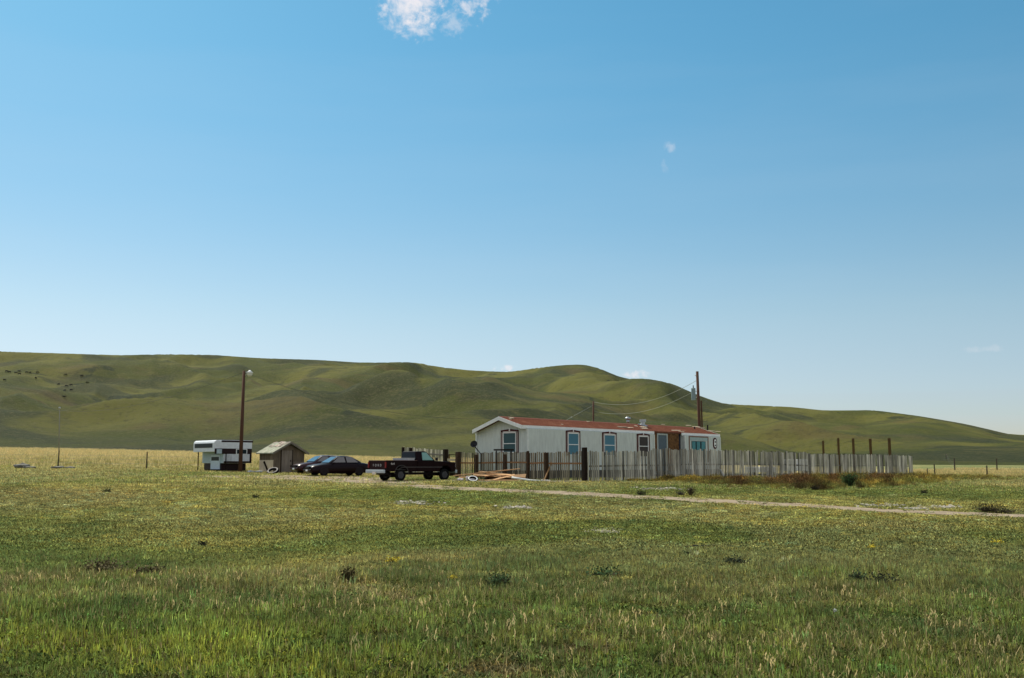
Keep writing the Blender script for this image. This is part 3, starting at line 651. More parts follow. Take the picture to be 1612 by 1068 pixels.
fence('picket_fence', 'long grey picket fence facing the weeds', B, C_, 1.8, 1.8, M_picket, [.52, .18], posts_px([(1022, .08, 1.0), (1094, .09, .97), (1155, .09, .98), (1216, .13, 1.0), (1276, .16, 1.0), (1331, .12, 1.03), (1384, .12, 1.0), (1434, .12, 1.02)], B, C_),
      step=.178, wid=.134, tops=top2, post_out=-1, mr=mat('grey_rail', (.11, .10, .09), .9), gapx=.02)
# back fence run behind the truck
Dp = fpt(635, 86); E_ = fpt(706, 78)
fence('picket_fence', 'low pale picket fence behind the pickup truck cab', Dp, E_, 2.25, 2.0, M_picket, [.80, .35], posts_px([(636.5, .20, 1.0), (648.5, .22, 1.0), (704.8, .32, 1.04)], Dp, E_), step=.20, wid=.115, post_out=1, mr=mat('grey_rail', (0, 0, 0)))
# gate side pieces between the two runs
g0 = at(713, 76)
gt = thing('gate_frame', 'pale plank rack standing in the gap beside the truck nose', 'rack', g0)
gb = MB()
for dx in (-.28, .28): gb.box((dx, 0, .85), (.09, .09, 1.7))
gb.build('post', M_beam, gt)
gb = MB()
for z_, h_ in ((.72, .05), (1.0, .22), (1.28, .18)): gb.box((0, -.06, z_), (.85, .03, h_))
gb.build('plank', mat('pale_plank', (.36, .31, .23), .8), gt)
gb = MB(); gb.box((0, 0, 1.66), (.7, .10, .06)); gb.build('rail', M_darkwood, gt)
gb = MB(); gb.box((0, .05, .35), (.85, .03, .55)); gb.build('dark_board', M_darkwood, gt)
# stock panel between that rack and the corner of the yard
# beam on two props leaning behind the fence
q = at(793, 66.8); bt = thing('saw_bench', 'dark beam laid flat on legs just behind the picket fence top', 'bench', q)
bb = MB(); bb.box((0, 0, 1.98), (1.35, .22, .10)); bb.build('top', M_darkwood, bt)
for dx in (-.5, .5): bb = MB(); bb.box((dx, 0, .96), (.09, .09, 1.92)); bb.build('leg', M_darkwood, bt)
# tall yellow beams
for i, (px, yt, Y, lab) in enumerate(((1297, 694, 96, 'square yellow timber post behind the fence, shortest of the row'), (1321, 690, 98, 'square yellow timber post behind the fence, second along from the shortest'), (1344.5, 690.5, 96, 'square yellow timber post behind the fence, in the middle of the row'),
                                 (1371.5, 691, 94, 'square yellow timber post behind the fence, between the middle one and the thickest'), (1401.5, 690, 92, 'thickest square yellow timber post behind the fence near its far corner'))):
    q = at(px, Y); top = P(px, yt, Y).z; mb = MB(); wd = .15 + .012 * i
    mb.box((0, 0, (top - q.z) / 2), (wd, wd, top - q.z), Matrix.Rotation(R(38), 3, 'Z')); o = mb.build('timber_post', M_beam, None, bevel=.01); o.location = q
    tag(o, lab, 'post', 'tall timber posts behind the picket fence')
# thin wire between their tops
def wire(name, pts, r, m_, lab, cat='wire'):
    mb = MB(); o0 = Vector(pts[0]); mb.tube([Vector(p) - o0 for p in pts], r, 5); o = mb.build(name, m_, None, smooth=True); o.location = o0; tag(o, lab, cat); return o
def sag(a, b, s, n=28): return [a.lerp(b, k / n) - Vector((0, 0, 4 * s * (k / n) * (1 - k / n))) for k in range(n + 1)]
a = P(1321, 694.5, 98); b_ = P(1401.5, 694.0, 92); wire('wire', sag(a, b_, .02, 6), .008, M_darkwood, 'thin wire strung between the tall timber posts')
# leaning sticks
for (x0, y0_, x1, y1_, Y, r_, lab, m_) in ((856, 751, 869, 727, 61.5, .045, 'thin bare stick leaning on the fence rails', M_wood),
                                (1142, 752, 1132, 735, 70.0, .05, 'pale board leaning against the grey picket fence', mat('pale_board', (.40, .40, .37), .8))):
    t_ = tfrac(x0, A, B) if x0 < 925 else tfrac(x0, B, C_); pA, pB = (A, B) if x0 < 925 else (B, C_)
    yy = pA[1] + (pB[1] - pA[1]) * t_; a = P(x0, y0_, yy - .75); a.z = gz(a.x, a.y); b_ = P(x1, y1_, yy - .28)
    mb = MB(); d_ = b_ - a; mb.tube([(0, 0, 0), d_], r_, 6); o = mb.build('board' if x0 > 925 else 'stick', m_); o.location = a; tag(o, lab, 'board' if x0 > 925 else 'stick')

# wire fences in the fields
M_fp = mat('field_post', (.055, .045, .035), .9, var=.3)
def wire_fence(label, pts, name='wire_fence', wires=(.45, .8, 1.1), group='wire fences across the fields'):
    p = [Vector((*fpt(x, Y), 0)) for x, Y, h_, ln, rr in pts]
    for q in p: q.z = gz(q.x, q.y)
    root = thing(name, label, 'fence', p[0], group=group)
    for q, (x, Y, h_, ln, rr) in zip(p, pts):
        mb = MB(); mb.tube([q - Vector((0, 0, .2)), q + Vector((ln * h_, 0, h_))], [rr, rr * .85], 6); mb.build('post', M_fp, root, world=True)
    mb = MB()
    for wz in wires:
        for (a, b, s0, s1_) in zip(p[:-1], p[1:], pts[:-1], pts[1:]):
            mb.tube(sag(a + Vector((0, 0, wz)), b + Vector((0, 0, wz)), .03, 4), .007, 3, False)
    mb.build('barbed_wire', mat('rusty_wire', (.12, .11, .10), .6), root, world=True)
wire_fence('wire fence with thin posts along the hay meadow beside the camper', [(-70, 90, 1.3, 0, .05), (91.5, 88, 1.45, .02, .06), (231, 86, 1.45, 0, .06), (322, 85.0, 1.2, .03, .05)])
wire_fence('wire fence with crooked posts past the far corner of the picket fence', [(1458, 116, 1.05, .10, .06), (1471, 118, 1.6, -.03, .075), (1553, 117, 1.55, .0, .085), (1700, 116, 1.5, .0, .08)])
wire_fence('farthest wire fence, small posts out on the green flat', [(1490, 240, 1.2, 0, .09), (1502.5, 150, 2.1, 0, .10), (1569, 150, 2.1, 0, .10), (1640, 150, 2.0, 0, .10)])

# ------------------------------------------------------------------ poles and wires
def pole(name, label, px_b, px_t, py_t, Y, r0, r1, m_=M_pole, extra=None):
    q = at(px_b, Y); t_ = P(px_t, py_t, Y); root = thing(name, label, 'pole' if 'lamp' not in name else 'lamp post', q)
    mb = MB(); mb.tube([(0, 0, -.3), (t_.x - q.x, 0, t_.z - q.z)], [r0, r1], 12); mb.build('pole', m_, root, smooth=True); return root, q, t_
lp, q, lt = pole('lamp_post', 'tall brown wooden lamp post with a white bowl lamp beside the camper', 378.5, 384.2, 584, 79.0, .16, .11)
mb = MB(); o_ = lt - q; mb.tube([(o_.x, 0, o_.z - .42), (o_.x + .25, 0, o_.z - .22), (o_.x + .42, 0, o_.z - .10)], .035, 6); mb.tube([(o_.x, 0, o_.z - .1), (o_.x + .42, 0, o_.z - .10)], .02, 6); mb.build('arm', M_steel, lp)
mb = MB(); c = (o_.x + .46, 0, o_.z - .22)
mb.tube([(c[0], 0, c[2] + .27), (c[0], 0, c[2] + .19), (c[0], 0, c[2] + .06), (c[0], 0, c[2] + .03)], [.05, .12, .29, .25], 16)
mb.build('lamp_hood', M_white, lp, smooth=True)
mb = MB(); mb.tube([(c[0], 0, c[2] + .03), (c[0], 0, c[2] - .12), (c[0], 0, c[2] - .22)], [.22, .20, .10], 14); mb.build('lamp_bowl', mat('milky_glass', (.55, .55, .48), .3), lp, smooth=True)
bp, qb, bpt = pole('power_pole', 'thick brown power pole with transformer rising behind the house roof', 1104, 1097.5, 585, 92, .165, .125)
mb = MB(); mb.tube([(.22, -.02, -.3), (.13, 0, P(1101, 631, 92).z - qb.z)], .07, 8); mb.build('stub_post', M_pole, bp)
tz = P(1091, 630, 92).z - qb.z; tz2 = P(1091, 612, 92).z - qb.z; txx = P(1091.5, 620, 92).x - qb.x
mb = MB(); mb.tube([(txx, -.02, tz), (txx, -.02, tz2)], .20, 14); mb.tube([(txx, -.02, tz2), (txx, -.02, tz2 + .05)], [.22, .15], 14); tr_ = mb.build('transformer', mat('grey_enamel', (.20, .27, .28), .4), bp, smooth=False)
mb = MB(); mb.tube([(txx + .0, -.02, tz2 + .04), (txx, -.02, tz2 + .30)], [.06, .04], 8); mb.build('bushing', mat('brown_ceramic', (.06, .05, .05), .3), tr_)
mb = MB(); mb.box((txx + .28, 0, tz + .8), (.25, .06, .06)); mb.build('bracket', M_steel, bp); mb = MB(); mb.box((txx + .28, 0, tz + .25), (.25, .06, .06)); mb.build('bracket', M_steel, bp)
mb = MB(); iz = P(1094, 591.5, 92).z - qb.z; mb.tube([(bpt.x - qb.x - .1, 0, iz), (bpt.x - qb.x - .25, 0, iz + .03)], .035, 8); mb.build('insulator', M_white, bp)
sp_, qs, spt = pole('service_pole', 'thin short pole holding the wires behind the red roof', 934, 934, 632, 104, .10, .085)
fp_, qf, fpt_ = pole('far_lamp_post', 'faint grey far lamp post standing beyond the hay meadow fence', 92, 94, 644, 150, .09, .05, mat('faded_pole', (.22, .22, .18), .9))
mb = MB(); c = fpt_ - qf; mb.tube([(c.x, 0, c.z), (c.x, 0, c.z + .15), (c.x, 0, c.z + .3)], [.08, .2, .06], 8); mb.build('lamp_hood', M_steel, fp_)
M_w1 = mat('pale_cable', (.24, .25, .20), .6); M_w2 = mat('dark_cable', (.045, .05, .035), .6)
wire('cable', sag(P(934.5, 633, 104), P(1097, 599, 92), 1.05), .018, M_w1, 'upper pale cable sagging from the service pole to the power pole')
wire('cable', sag(P(935.5, 648, 104), P(1091, 617, 92), .95), .018, M_w1, 'lower pale cable sagging from the service pole to the transformer')
wire('cable', sag(P(384.5, 586.5, 79), P(934, 634, 104), 2.6, 44), .013, M_w2, 'long dark cable from the lamp post across to the service pole')
wire('cable', sag(P(384, 586.5, 79), P(94, 646, 150), 1.2, 30), .015, M_w2, 'dark cable from the lamp post down to the far lamp post')
# guy rods seen over the house ridge
wire('cable', [P(934, 638, 104), P(880, 668, 103)], .008, M_steel, 'thin guy wire slanting from the service pole towards the roof ridge')

# satellite dish
q = at(757, 67.2); ds = thing('satellite_dish', 'dark round satellite dish standing beside the house gable', 'satellite dish', q)
c = P(745.8, 699.5, 67.2) - q; nv = Vector((.25, -.9, .35)).normalized(); mb = MB()
rows = []
for k in range(7):
    r_ = .26 * k / 6; rows.append([c + (nv.orthogonal().normalized() * math.cos(2 * math.pi * j / 20) * r_ + nv.cross(nv.orthogonal().normalized()) * math.sin(2 * math.pi * j / 20) * r_ * .85) + nv * (.16 * (k / 6) ** 2 - .12) for j in range(21)])
mb.grid(rows); rows2 = [[p - nv * .02 for p in r] for r in rows]; mb.grid(rows2); mb.build('dish', mat('dish_grey', (.030, .032, .035), .6), ds, smooth=True)
mb = MB(); e = P(752, 709, 67.2) - q; mb.tube([c - nv * .1, e, (0, 0, e.z - .25), (0, 0, -.2)], .035, 8); mb.build('mast', M_darkwood, ds)

# ------------------------------------------------------------------ shed
BS = at(430.5, 79.5); tb = math.atan2(.60, .80)
shed = thing('shed', 'small weathered shed with mossy green gable roof behind the parked cars', 'shed', BS, tb)
SI = (Matrix.Translation(BS) @ Matrix.Rotation(tb, 4, 'Z')).inverted(); SE = SI @ EYE
def shit(px, py, axis, val): d = SI.to_3x3() @ ray(px, py); return SE + d * ((val - SE[axis]) / d[axis])
SW = shit(479, 725, 1, 0).x; SL = shit(408.5, 725, 0, 0).y; ez = shit(430, 712, 0, -.1).z; rz_ = shit(456, 697.5, 1, 0).z
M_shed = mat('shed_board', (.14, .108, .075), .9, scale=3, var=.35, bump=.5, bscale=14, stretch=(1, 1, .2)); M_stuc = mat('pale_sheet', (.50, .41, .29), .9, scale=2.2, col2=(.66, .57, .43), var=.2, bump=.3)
mb = MB(); mb.prism([(0, 0), (SW, 0), (SW, ez - .05), (SW / 2, rz_ - .12), (0, ez - .05)], 0, SL, 'y'); mb.build('wall', M_shed, shed)
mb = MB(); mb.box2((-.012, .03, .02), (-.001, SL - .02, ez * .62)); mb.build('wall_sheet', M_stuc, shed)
mb = MB(); dx0 = shit(443, 725, 1, 0).x; dx1 = shit(459.5, 725, 1, 0).x; dz = shit(450, 709.5, 1, 0).z; mb.box2((dx0, -.001, .03), (dx1, -.045, dz)); d_ = mb.build('door', mat('grey_door', (.20, .165, .13), .85, scale=3, var=.25, stretch=(1, 1, .2)), shed)
mb = MB(); mb.box2((dx1 - .16, -.045, dz * .5), (dx1 - .10, -.085, dz * .5 + .12)); mb.build('handle', M_darkwood, d_)
for xx in (dx0 - .07, dx1 + .01): mb = MB(); mb.box2((xx, -.001, .0), (xx + .06, -.052, dz + .05)); mb.build('door_jamb', M_darkwood, shed)
mb = MB(); mb.box2((dx1 + .12, -.001, .05), (SW - .08, -.02, ez * .55)); mb.build('lower_panel', mat('panel_tan', (.155, .125, .095), .9), shed)
M_moss = mat('mossy_shingle', (.20, .225, .155), .9, scale=2.6, col2=(.40, .38, .31), bump=.7, bscale=12)
sl = (rz_ - ez) / (SW / 2); oh = .22
for sgn in (0, 1):
    xa = -oh if sgn == 0 else SW + oh; za = ez - sl * oh; mb = MB(); mb.prism([(xa, za), (SW / 2, rz_ + .0), (SW / 2, rz_ + .09), (xa, za + .09)], -.32, SL + .25, 'y'); mb.build('roof', M_moss, shed)
mb = MB()
for sgn in (0, 1):
    xa = -oh - .02 if sgn == 0 else SW + oh + .02; za = ez - sl * (oh + .02); mb.prism([(xa, za - .07), (SW / 2, rz_ - .07), (SW / 2, rz_ + .10), (xa, za + .10)], -.36, -.325, 'y')
mb.build('barge_board', mat('weathered_barge', (.17, .15, .12), .9), shed)
for k in range(34):
    fx = random.uniform(.52, 1.0); yy = random.uniform(.0, SL); x_ = -oh + (SW / 2 + oh) * fx; z_ = ez - sl * oh + (rz_ - ez + sl * oh) * fx + .105
    mb = MB(); mb.tint = random.uniform(.0, 1); mb.box((x_, yy, z_), (random.uniform(.1, .3), random.uniform(.1, .35), .03), Matrix.Rotation(-math.atan(sl), 3, 'Y') @ Matrix.Rotation(random.uniform(-.4, .4), 3, 'Z'))
    mb.build('torn_shingle', mat('torn_pink', (.42, .33, .28), .9, scale=3, var=.3, tint=True), shed)

# ------------------------------------------------------------------ camper
KC = at(336, 80.0)
ct = math.atan2(-.66, -.75)       # heading of the cab-over nose, its near corner at KC
camper = thing('truck_camper', 'white and brown slide in camper standing on jacks beside the lamp post', 'camper', KC, ct)
# local: x forward (nose at x=0), y to its own left (the visible side is y=0), body behind at x<0, y<0
KI = (Matrix.Translation(KC) @ Matrix.Rotation(ct, 4, 'Z')).inverted(); KE = KI @ EYE
def khit(px, py, axis, val): d = KI.to_3x3() @ ray(px, py); return KE + d * ((val - KE[axis]) / d[axis])
KW = -khit(304.5, 702, 0, 0).y; KL = -khit(397, 702, 1, 0).x
kz = lambda px, py: khit(px, py, 1, 0).z
zt_ = kz(338, 693); zb_ = kz(338, 711.5); z_m = kz(380, 729.5); zlow = kz(372, 741) ; zw1 = kz(370, 706.5); zw2 = kz(370, 715.0)
M_cw = mat('camper_white', (.60, .63, .66), .45, var=.10, scale=4); M_cb = mat('camper_brown', (.020, .010, .010), .5, var=.2)
M_ct = mat('camper_teal', (.34, .43, .47), .5, var=.15)
xb = khit(352, 722, 1, 0).x     # where the lower body starts
mb = MB(); rr = .22
prof = [(0, zb_), (0, zt_ - rr), (-.06, zt_ - .09), (-.2, zt_), (-KL, zt_ - .10), (-KL, z_m), (xb, z_m), (xb, zb_)]
mb.prism(prof, 0, -KW, 'y'); mb.build('body', M_cw, camper, bevel=.03)
mb = MB(); lx0 = -KL + .35; mb.box2((lx0, -.32, zlow - .0), (xb - .03, -KW + .32, z_m - .004)); mb.build('lower_body', M_cb, camper)
mb = MB(); mb.box2((-.62, .001, zt_ - .16), (-KL - .08, -KW - .001, zt_ - .02)); mb.M = Matrix.Identity(4); mb.build('roof_trim', M_cb, camper)
mb = MB(); mb.box2((-.64, -.05, zt_ - .02), (-KL - .04, -KW + .05, zt_ + .015)); mb.build('roof', M_cw, camper)
mb = MB(); mb.box2((.0, -.3, zw1 + .06), (.022, -KW + .3, zw1 + .40)); mb.build('nose_window', G_dark, camper)
mb = MB()   # brown band and lower brown area on the visible side
mb.box2((-.06, .0, zw2), (-KL + .02, .012, zw1)); mb.box2((-KL * .94, .0, z_m + .02), (-KL + .02, .012, zw2 - .004)); mb.box2((xb - .02, 0, z_m + .02), (-KL * .94 + .004, .013, z_m + .16))
mb.build('side_band', M_cb, camper)
xw0, xw1 = khit(371.5, 711, 1, 0).x, khit(389, 711, 1, 0).x
mb = MB(); mb.box2((xw0, 0, zw2 - .03), (xw1, .03, zw1 - .02)); wn = mb.build('window', M_white, camper); mb = MB(); mb.box2((xw0 - .07, 0, zw2 + .02), (xw1 + .07, .04, zw1 - .07)); mb.build('pane', G_dark, wn)
xa = khit(341, 706, 1, 0).x; xc = khit(349, 706, 1, 0).x; mb = MB(); mb.box2((xa, 0, zw1 - .42), (xc, .09, zw1 - .05)); mb.build('side_vent', M_ct, camper, bevel=.02)
# front wall under the nose with the door and the storage box before it
mb = MB(); mb.box2((xb + .001, -.02, z_m + .01), (xb + .03, -KW + .02, zb_ - .01)); mb.build('front_wall', M_ct, camper)
ya, yb = khit(347.5, 722, 0, xb).y, khit(333.5, 722, 0, xb).y
mb = MB(); mb.box2((xb + .031, ya, zlow + .1), (xb + .09, yb, zb_ - .25)); dd = mb.build('door', mat('camper_door', (.48, .58, .64), .5, var=.08), camper)
mb = MB(); zz = khit(340, 725.5, 0, xb).z; zz2 = khit(340, 719.5, 0, xb).z; mb.box2((xb + .09, ya - .12, zz), (xb + .10, yb + .12, zz2)); mb.build('pane', G_dark, dd)
mb = MB(); mb.box2((xb + .10, ya, zlow - .02), (xb + .5, yb - .1, zlow + .1)); mb.build('step', M_darkwood, camper)
mb = MB(); x5 = khit(365, 720, 1, 0).x; x6 = khit(358, 720, 1, 0).x
mb.box2((x5, 0, z_m + .18), (x6, .03, zw2 - .06)); mb.build('hatch', mat('camper_hatch', (.50, .53, .55), .5), camper)
for (px, py, m_) in ((325, 712, M_darkwood), (355.5, 714, M_darkwood)):
    if px < 340: qx, qy = -.35, -KW + .25
    else: qx, qy = khit(355.5, 730, 1, .12).x, .12
    ql = Vector((qx, qy, 0)); ml = MB(); wq = (Matrix.Translation(KC) @ Matrix.Rotation(ct, 4, 'Z')) @ ql; gq = gz(wq.x, wq.y) - KC.z
    ml.tube([(qx, qy, gq - .05), (qx, qy, zb_ - (.0 if px < 340 else .1))], .045, 8); ml.tube([(qx, qy, gq), (qx, qy, gq + .05)], .12, 8); ml.build('jack_leg', m_, camper)
ql = (-KL + .4, -KW + .2); ml = MB(); ml.tube([(ql[0], ql[1], -.1), (ql[0], ql[1], z_m)], .045, 8); ml.build('jack_leg', M_darkwood, camper)

# ------------------------------------------------------------------ vehicles
def wheel(parent, x, y, r, wd, rimm, out):
    w0 = MB(); n = 28; c = Vector((x, y, r)); vs = []
    ww = MB(); ww.torus(c, r * .74, r * .26, (0, 1, 0), 26, 10, wd / (r * .52)); t_ = ww.build('wheel', M_black, parent, smooth=True)
    hb = MB(); hb.tube([c - Vector((0, wd * .32, 0)), c + Vector((0, wd * .32, 0))], r * .60, 20); hb.tube([c, c + Vector((0, out * wd * .42, 0))], r * .2, 12)
    for k in range(5):
        a_ = 2 * math.pi * k / 5; hb.box(c + Vector((math.cos(a_) * r * .38, out * wd * .335, math.sin(a_) * r * .38)), (r * .42, .03, r * .16), Matrix.Rotation(-a_, 3, 'Y'))
    hb.build('rim', rimm, t_); return t_
M_rim = mat('grey_rim', (.075, .075, .078), .5, metal=.3); M_rimd = mat('dark_rim', (.03, .03, .032), .5, metal=.4)
M_red = mat('tail_red', (.18, .01, .01), .3); M_lens = mat('headlamp_lens', (.55, .55, .55), .15, var=.05); M_chrome = mat('bumper_grey', (.38, .43, .46), .42, var=.1)

def sedan(label, loc, rz, paint, rimm, group, wagon=False, L_=4.5):
    root = thing('sedan', label, 'car', loc, rz, group)
    h = L_ / 2; ks = [(-h, .42, .72, .76, .70), (-h + .08, .32, .82, .88, .80), (-h + .5, .24, .88, .96, .86), (-1.2, .22, .90, .97, .89), (-.4, .21, .90, .94, .90), (.5, .21, .88, .93, .90),
          (1.0, .21, .86, .92, .89), (1.5, .22, .80, .87, .87), (h - .3, .25, .71, .78, .82), (h - .07, .32, .62, .68, .76), (h, .42, .55, .58, .66)]
    mb = MB(); rows = []
    for (x, zb, zs, zt, hw) in ks:
        half = [(0, zb), (hw * .88, zb), (hw * .97, zb + .10), (hw, zb + .28), (hw * .985, zs - .10), (hw * .93, zs), (hw * .62, zt), (0, zt + .015)]
        rows.append([(x, y, z) for y, z in half] + [(x, -y, z) for y, z in half[::-1][1:-1]] + [(x, 0, zb)])
    mb.grid(rows); mb.add([p for p in rows[0][:-1]], [tuple(range(len(rows[0]) - 1))]); mb.add([p for p in rows[-1][:-1]], [tuple(range(len(rows[0]) - 1))[::-1]])
    mb.build('body', paint, root, smooth=True)
    xr0 = -1.62 if not wagon else -2.0; xr1 = -.85 if not wagon else -1.75
    lo = [(xr0, .66, .97), (-.9, .77, .96), (.2, .79, .95), (.98, .74, .94)]; hi = [(xr1, .54, 1.37), (-.5, .58, 1.42), (.0, .58, 1.42), (.26, .55, 1.375)]
    cb = MB(); rows = []
    for (a, b) in zip(lo, hi):
        rows.append([(a[0], a[1], a[2] - .05), (a[0] * .5 + b[0] * .5, a[1] * .5 + b[1] * .5 + .02, (a[2] + b[2]) / 2), b, (b[0], b[1] * .6, b[2] + .035), (b[0], 0, b[2] + .045)])
    full = [r + [(x, -y, z) for x, y, z in r[::-1][1:]] for r in rows]; cb.grid(full)
    for r in (full[0], full[-1]): cb.add(r, [tuple(range(len(r)))])
    cb.build('cabin', paint, root, smooth=False, bevel=.03)
    def lerp(p, q, t_): return Vector(p).lerp(Vector(q), t_)
    def panel(name, q, mt, off):
        c = sum((Vector(p) for p in q), Vector()) / 4; q2 = [c + (Vector(p) - c) * .90 for p in q]; off = Vector(off)
        pb = MB(); pb.add([p + off for p in q2] + [p - off * .5 for p in q2], [(0, 1, 2, 3), (7, 6, 5, 4), (0, 4, 5, 1), (1, 5, 6, 2), (2, 6, 7, 3), (3, 7, 4, 0)]); return pb.build(name, mt, root)
    L3, H3 = lo[3], hi[3]; L0, H0 = lo[0], hi[0]
    panel('windscreen', [(L3[0], L3[1], L3[2]), (L3[0], -L3[1], L3[2]), (H3[0], -H3[1], H3[2]), (H3[0], H3[1], H3[2])], G_car, (.022, 0, .03))
    panel('rear_window', [(L0[0], L0[1], L0[2]), (L0[0], -L0[1], L0[2]), (H0[0], -H0[1], H0[2]), (H0[0], H0[1], H0[2])], G_car, (-.022, 0, .03))
    for s in (1, -1):
        for nm, (x0, x1, t0, t1) in (('side_window', (-.32, .78, -.25, .22)), ('side_window', (-1.35 if not wagon else -1.75, -.36, -.86 if not wagon else -1.65, -.30))):
            panel(nm, [(x1, s * .79, .95), (x0, s * .79, .96), (t0, s * .60, 1.39), (t1, s * .60, 1.39)], G_car, (0, s * .028, .012))
        hl = MB(); hl.box((h - .10, s * .58, .60), (.12, .26, .11), Matrix.Rotation(-s * .35, 3, 'Z')); hl.build('headlight', M_lens, root, bevel=.03)
        hl = MB(); hl.box((-h + .05, s * .60, .76), (.10, .24, .14), Matrix.Rotation(s * .25, 3, 'Z')); hl.build('tail_light', M_red, root, bevel=.02)
        hl = MB(); hl.box((.72, s * .93, .95), (.12, .16, .11)); hl.build('mirror', paint, root, bevel=.03)
        ar = MB()
        for xx in (-1.35, 1.38):
            ar.prism([(xx + .37 * math.cos(math.pi * k / 12), .24 + .42 * math.sin(math.pi * k / 12)) for k in range(13)], s * .60, s * .906, 'y')
        ar.build('wheel_arch', M_dark, root)
        for xx in (-1.35, 1.38): wheel(root, xx, s * .80, .31, .20, rimm, s)
    bp_ = MB(); bp_.box((h - .02, 0, .44), (.12, 1.34, .14)); bp_.build('front_bumper', paint, root, bevel=.05)
    bp_ = MB(); bp_.box((-h + .02, 0, .48), (.12, 1.42, .16)); bp_.build('rear_bumper', paint, root, bevel=.05)
    gr = MB(); gr.box((h - .015, 0, .60), (.06, .72, .09)); gr.build('grille', M_dark, root, bevel=.01)
    pl = MB(); pl.box((h + .05, .05, .43), (.02, .32, .12)); pl.build('number_plate', M_white, root)
    return root
q = at(531, 72.6); sedan('black four door car with silver headlights parked nearest the pickup truck', q, math.atan2(-.57, -.83), M_paint, M_rimd, 'cars parked beside the shed', L_=4.65)
q = at(506, 78.0); sedan('dark maroon car half hidden behind the black car', q, math.atan2(-.60, -.80), M_paint2, M_rimd, 'cars parked beside the shed', wagon=True, L_=4.6)
# low white trailer behind the fence
for px_t, Y_t, hh_, zz_, lab in ((1197, 77.5, .42, .62, 'low white trailer seen low down through the grey pickets'), (1254, 84, .95, .95, 'taller white trailer behind the pickets, nearest the timber posts')):
    q = at(px_t, Y_t); tl = thing('box_trailer', lab, 'trailer', q, math.atan2(.65, .76), 'trailers behind the picket fence')
    mb = MB(); mb.box((0, 0, zz_), (2.3, 1.3, hh_)); mb.build('body', mat('trailer_white', (.74, .72, .70), .5, var=.1), tl, bevel=.04)
    mb = MB(); mb.tube([(1.1, 0, .45), (1.9, 0, .4)], .05, 6); mb.build('tow_bar', M_darkwood, tl)
    for s in (1, -1): wheel(tl, 0, s * .72, .28, .18, M_rim, s)

# pickup truck (local x forward, origin on the ground between the axles)
al = R(90 - 48.5); q = at(646, 64.0)
Tq = P(650, 731, 63.3); Tq.z = gz(Tq.x, Tq.y) + .0
tk = thing('pickup_truck', 'black pickup truck with maroon tailgate and grey rear bumper on the dirt track', 'pickup truck', Tq, al)
def arch(cx, r, n=10, z0=.60): return [(cx - r * math.cos(math.pi * k / n), z0 - .12 + r * .98 * math.sin(math.pi * k / n)) if k not in (0, n) else (cx - r * math.cos(math.pi * k / n), z0) for k in range(n + 1)]
RA, FA = -1.55, 1.84; WR = .385; HWID = .98
mb = MB()
poly = [(-.36, .58), (FA - .50, .58)] + arch(FA, .50, z0=.58)[1:-1] + [(FA + .50, .58), (2.62, .58), (2.66, .72), (2.66, 1.10), (2.58, 1.17), (1.15, 1.245), (.95, 1.25), (-.36, 1.25)]
mb.prism(poly, -HWID, HWID, 'y'); mb.build('body', M_truck, tk, bevel=.04)
mb = MB(); mb.add([(-.34, y, z) for y, z in ()] , []) 
lo = [(-.36, .93, 1.25), (1.12, .93, 1.24)]; hi = [(-.30, .74, 1.84), (.44, .74, 1.85)]
vs = [(lo[0][0], -.93, 1.22), (lo[0][0], .93, 1.22), (lo[1][0], .93, 1.22), (lo[1][0], -.93, 1.22), (hi[0][0], -.74, 1.84), (hi[0][0], .74, 1.84), (hi[1][0], .74, 1.85), (hi[1][0], -.74, 1.85)]
mb.add(vs, [(0, 1, 2, 3), (4, 7, 6, 5), (0, 4, 5, 1), (1, 5, 6, 2), (2, 6, 7, 3), (3, 7, 4, 0)]); mb.build('cab', M_truck, tk, bevel=.06)
def panel2(name, q, mt, off, k=.86, parent=tk):
    c = sum((Vector(p) for p in q), Vector()) / 4; q2 = [c + (Vector(p) - c) * k for p in q]; off = Vector(off); pb = MB()
    pb.add([p + off for p in q2] + [p - off for p in q2], [(0, 1, 2, 3), (7, 6, 5, 4), (0, 4, 5, 1), (1, 5, 6, 2), (2, 6, 7, 3), (3, 7, 4, 0)]); return pb.build(name, mt, parent)
panel2('windscreen', [vs[2], vs[3], vs[7], vs[6]], G_car, (.02, 0, .02)); panel2('rear_window', [(-.36, -.86, 1.32), (-.36, .86, 1.32), (-.31, .70, 1.80), (-.31, -.70, 1.80)], G_cab, (-.016, 0, 0), .92)
for s in (1, -1):
    panel2('side_window', [(.02, s * .93, 1.25), (.98, s * .93, 1.25), (.44, s * .76, 1.80), (.06, s * .76, 1.80)], G_side, (0, s * .02, .008), .86)
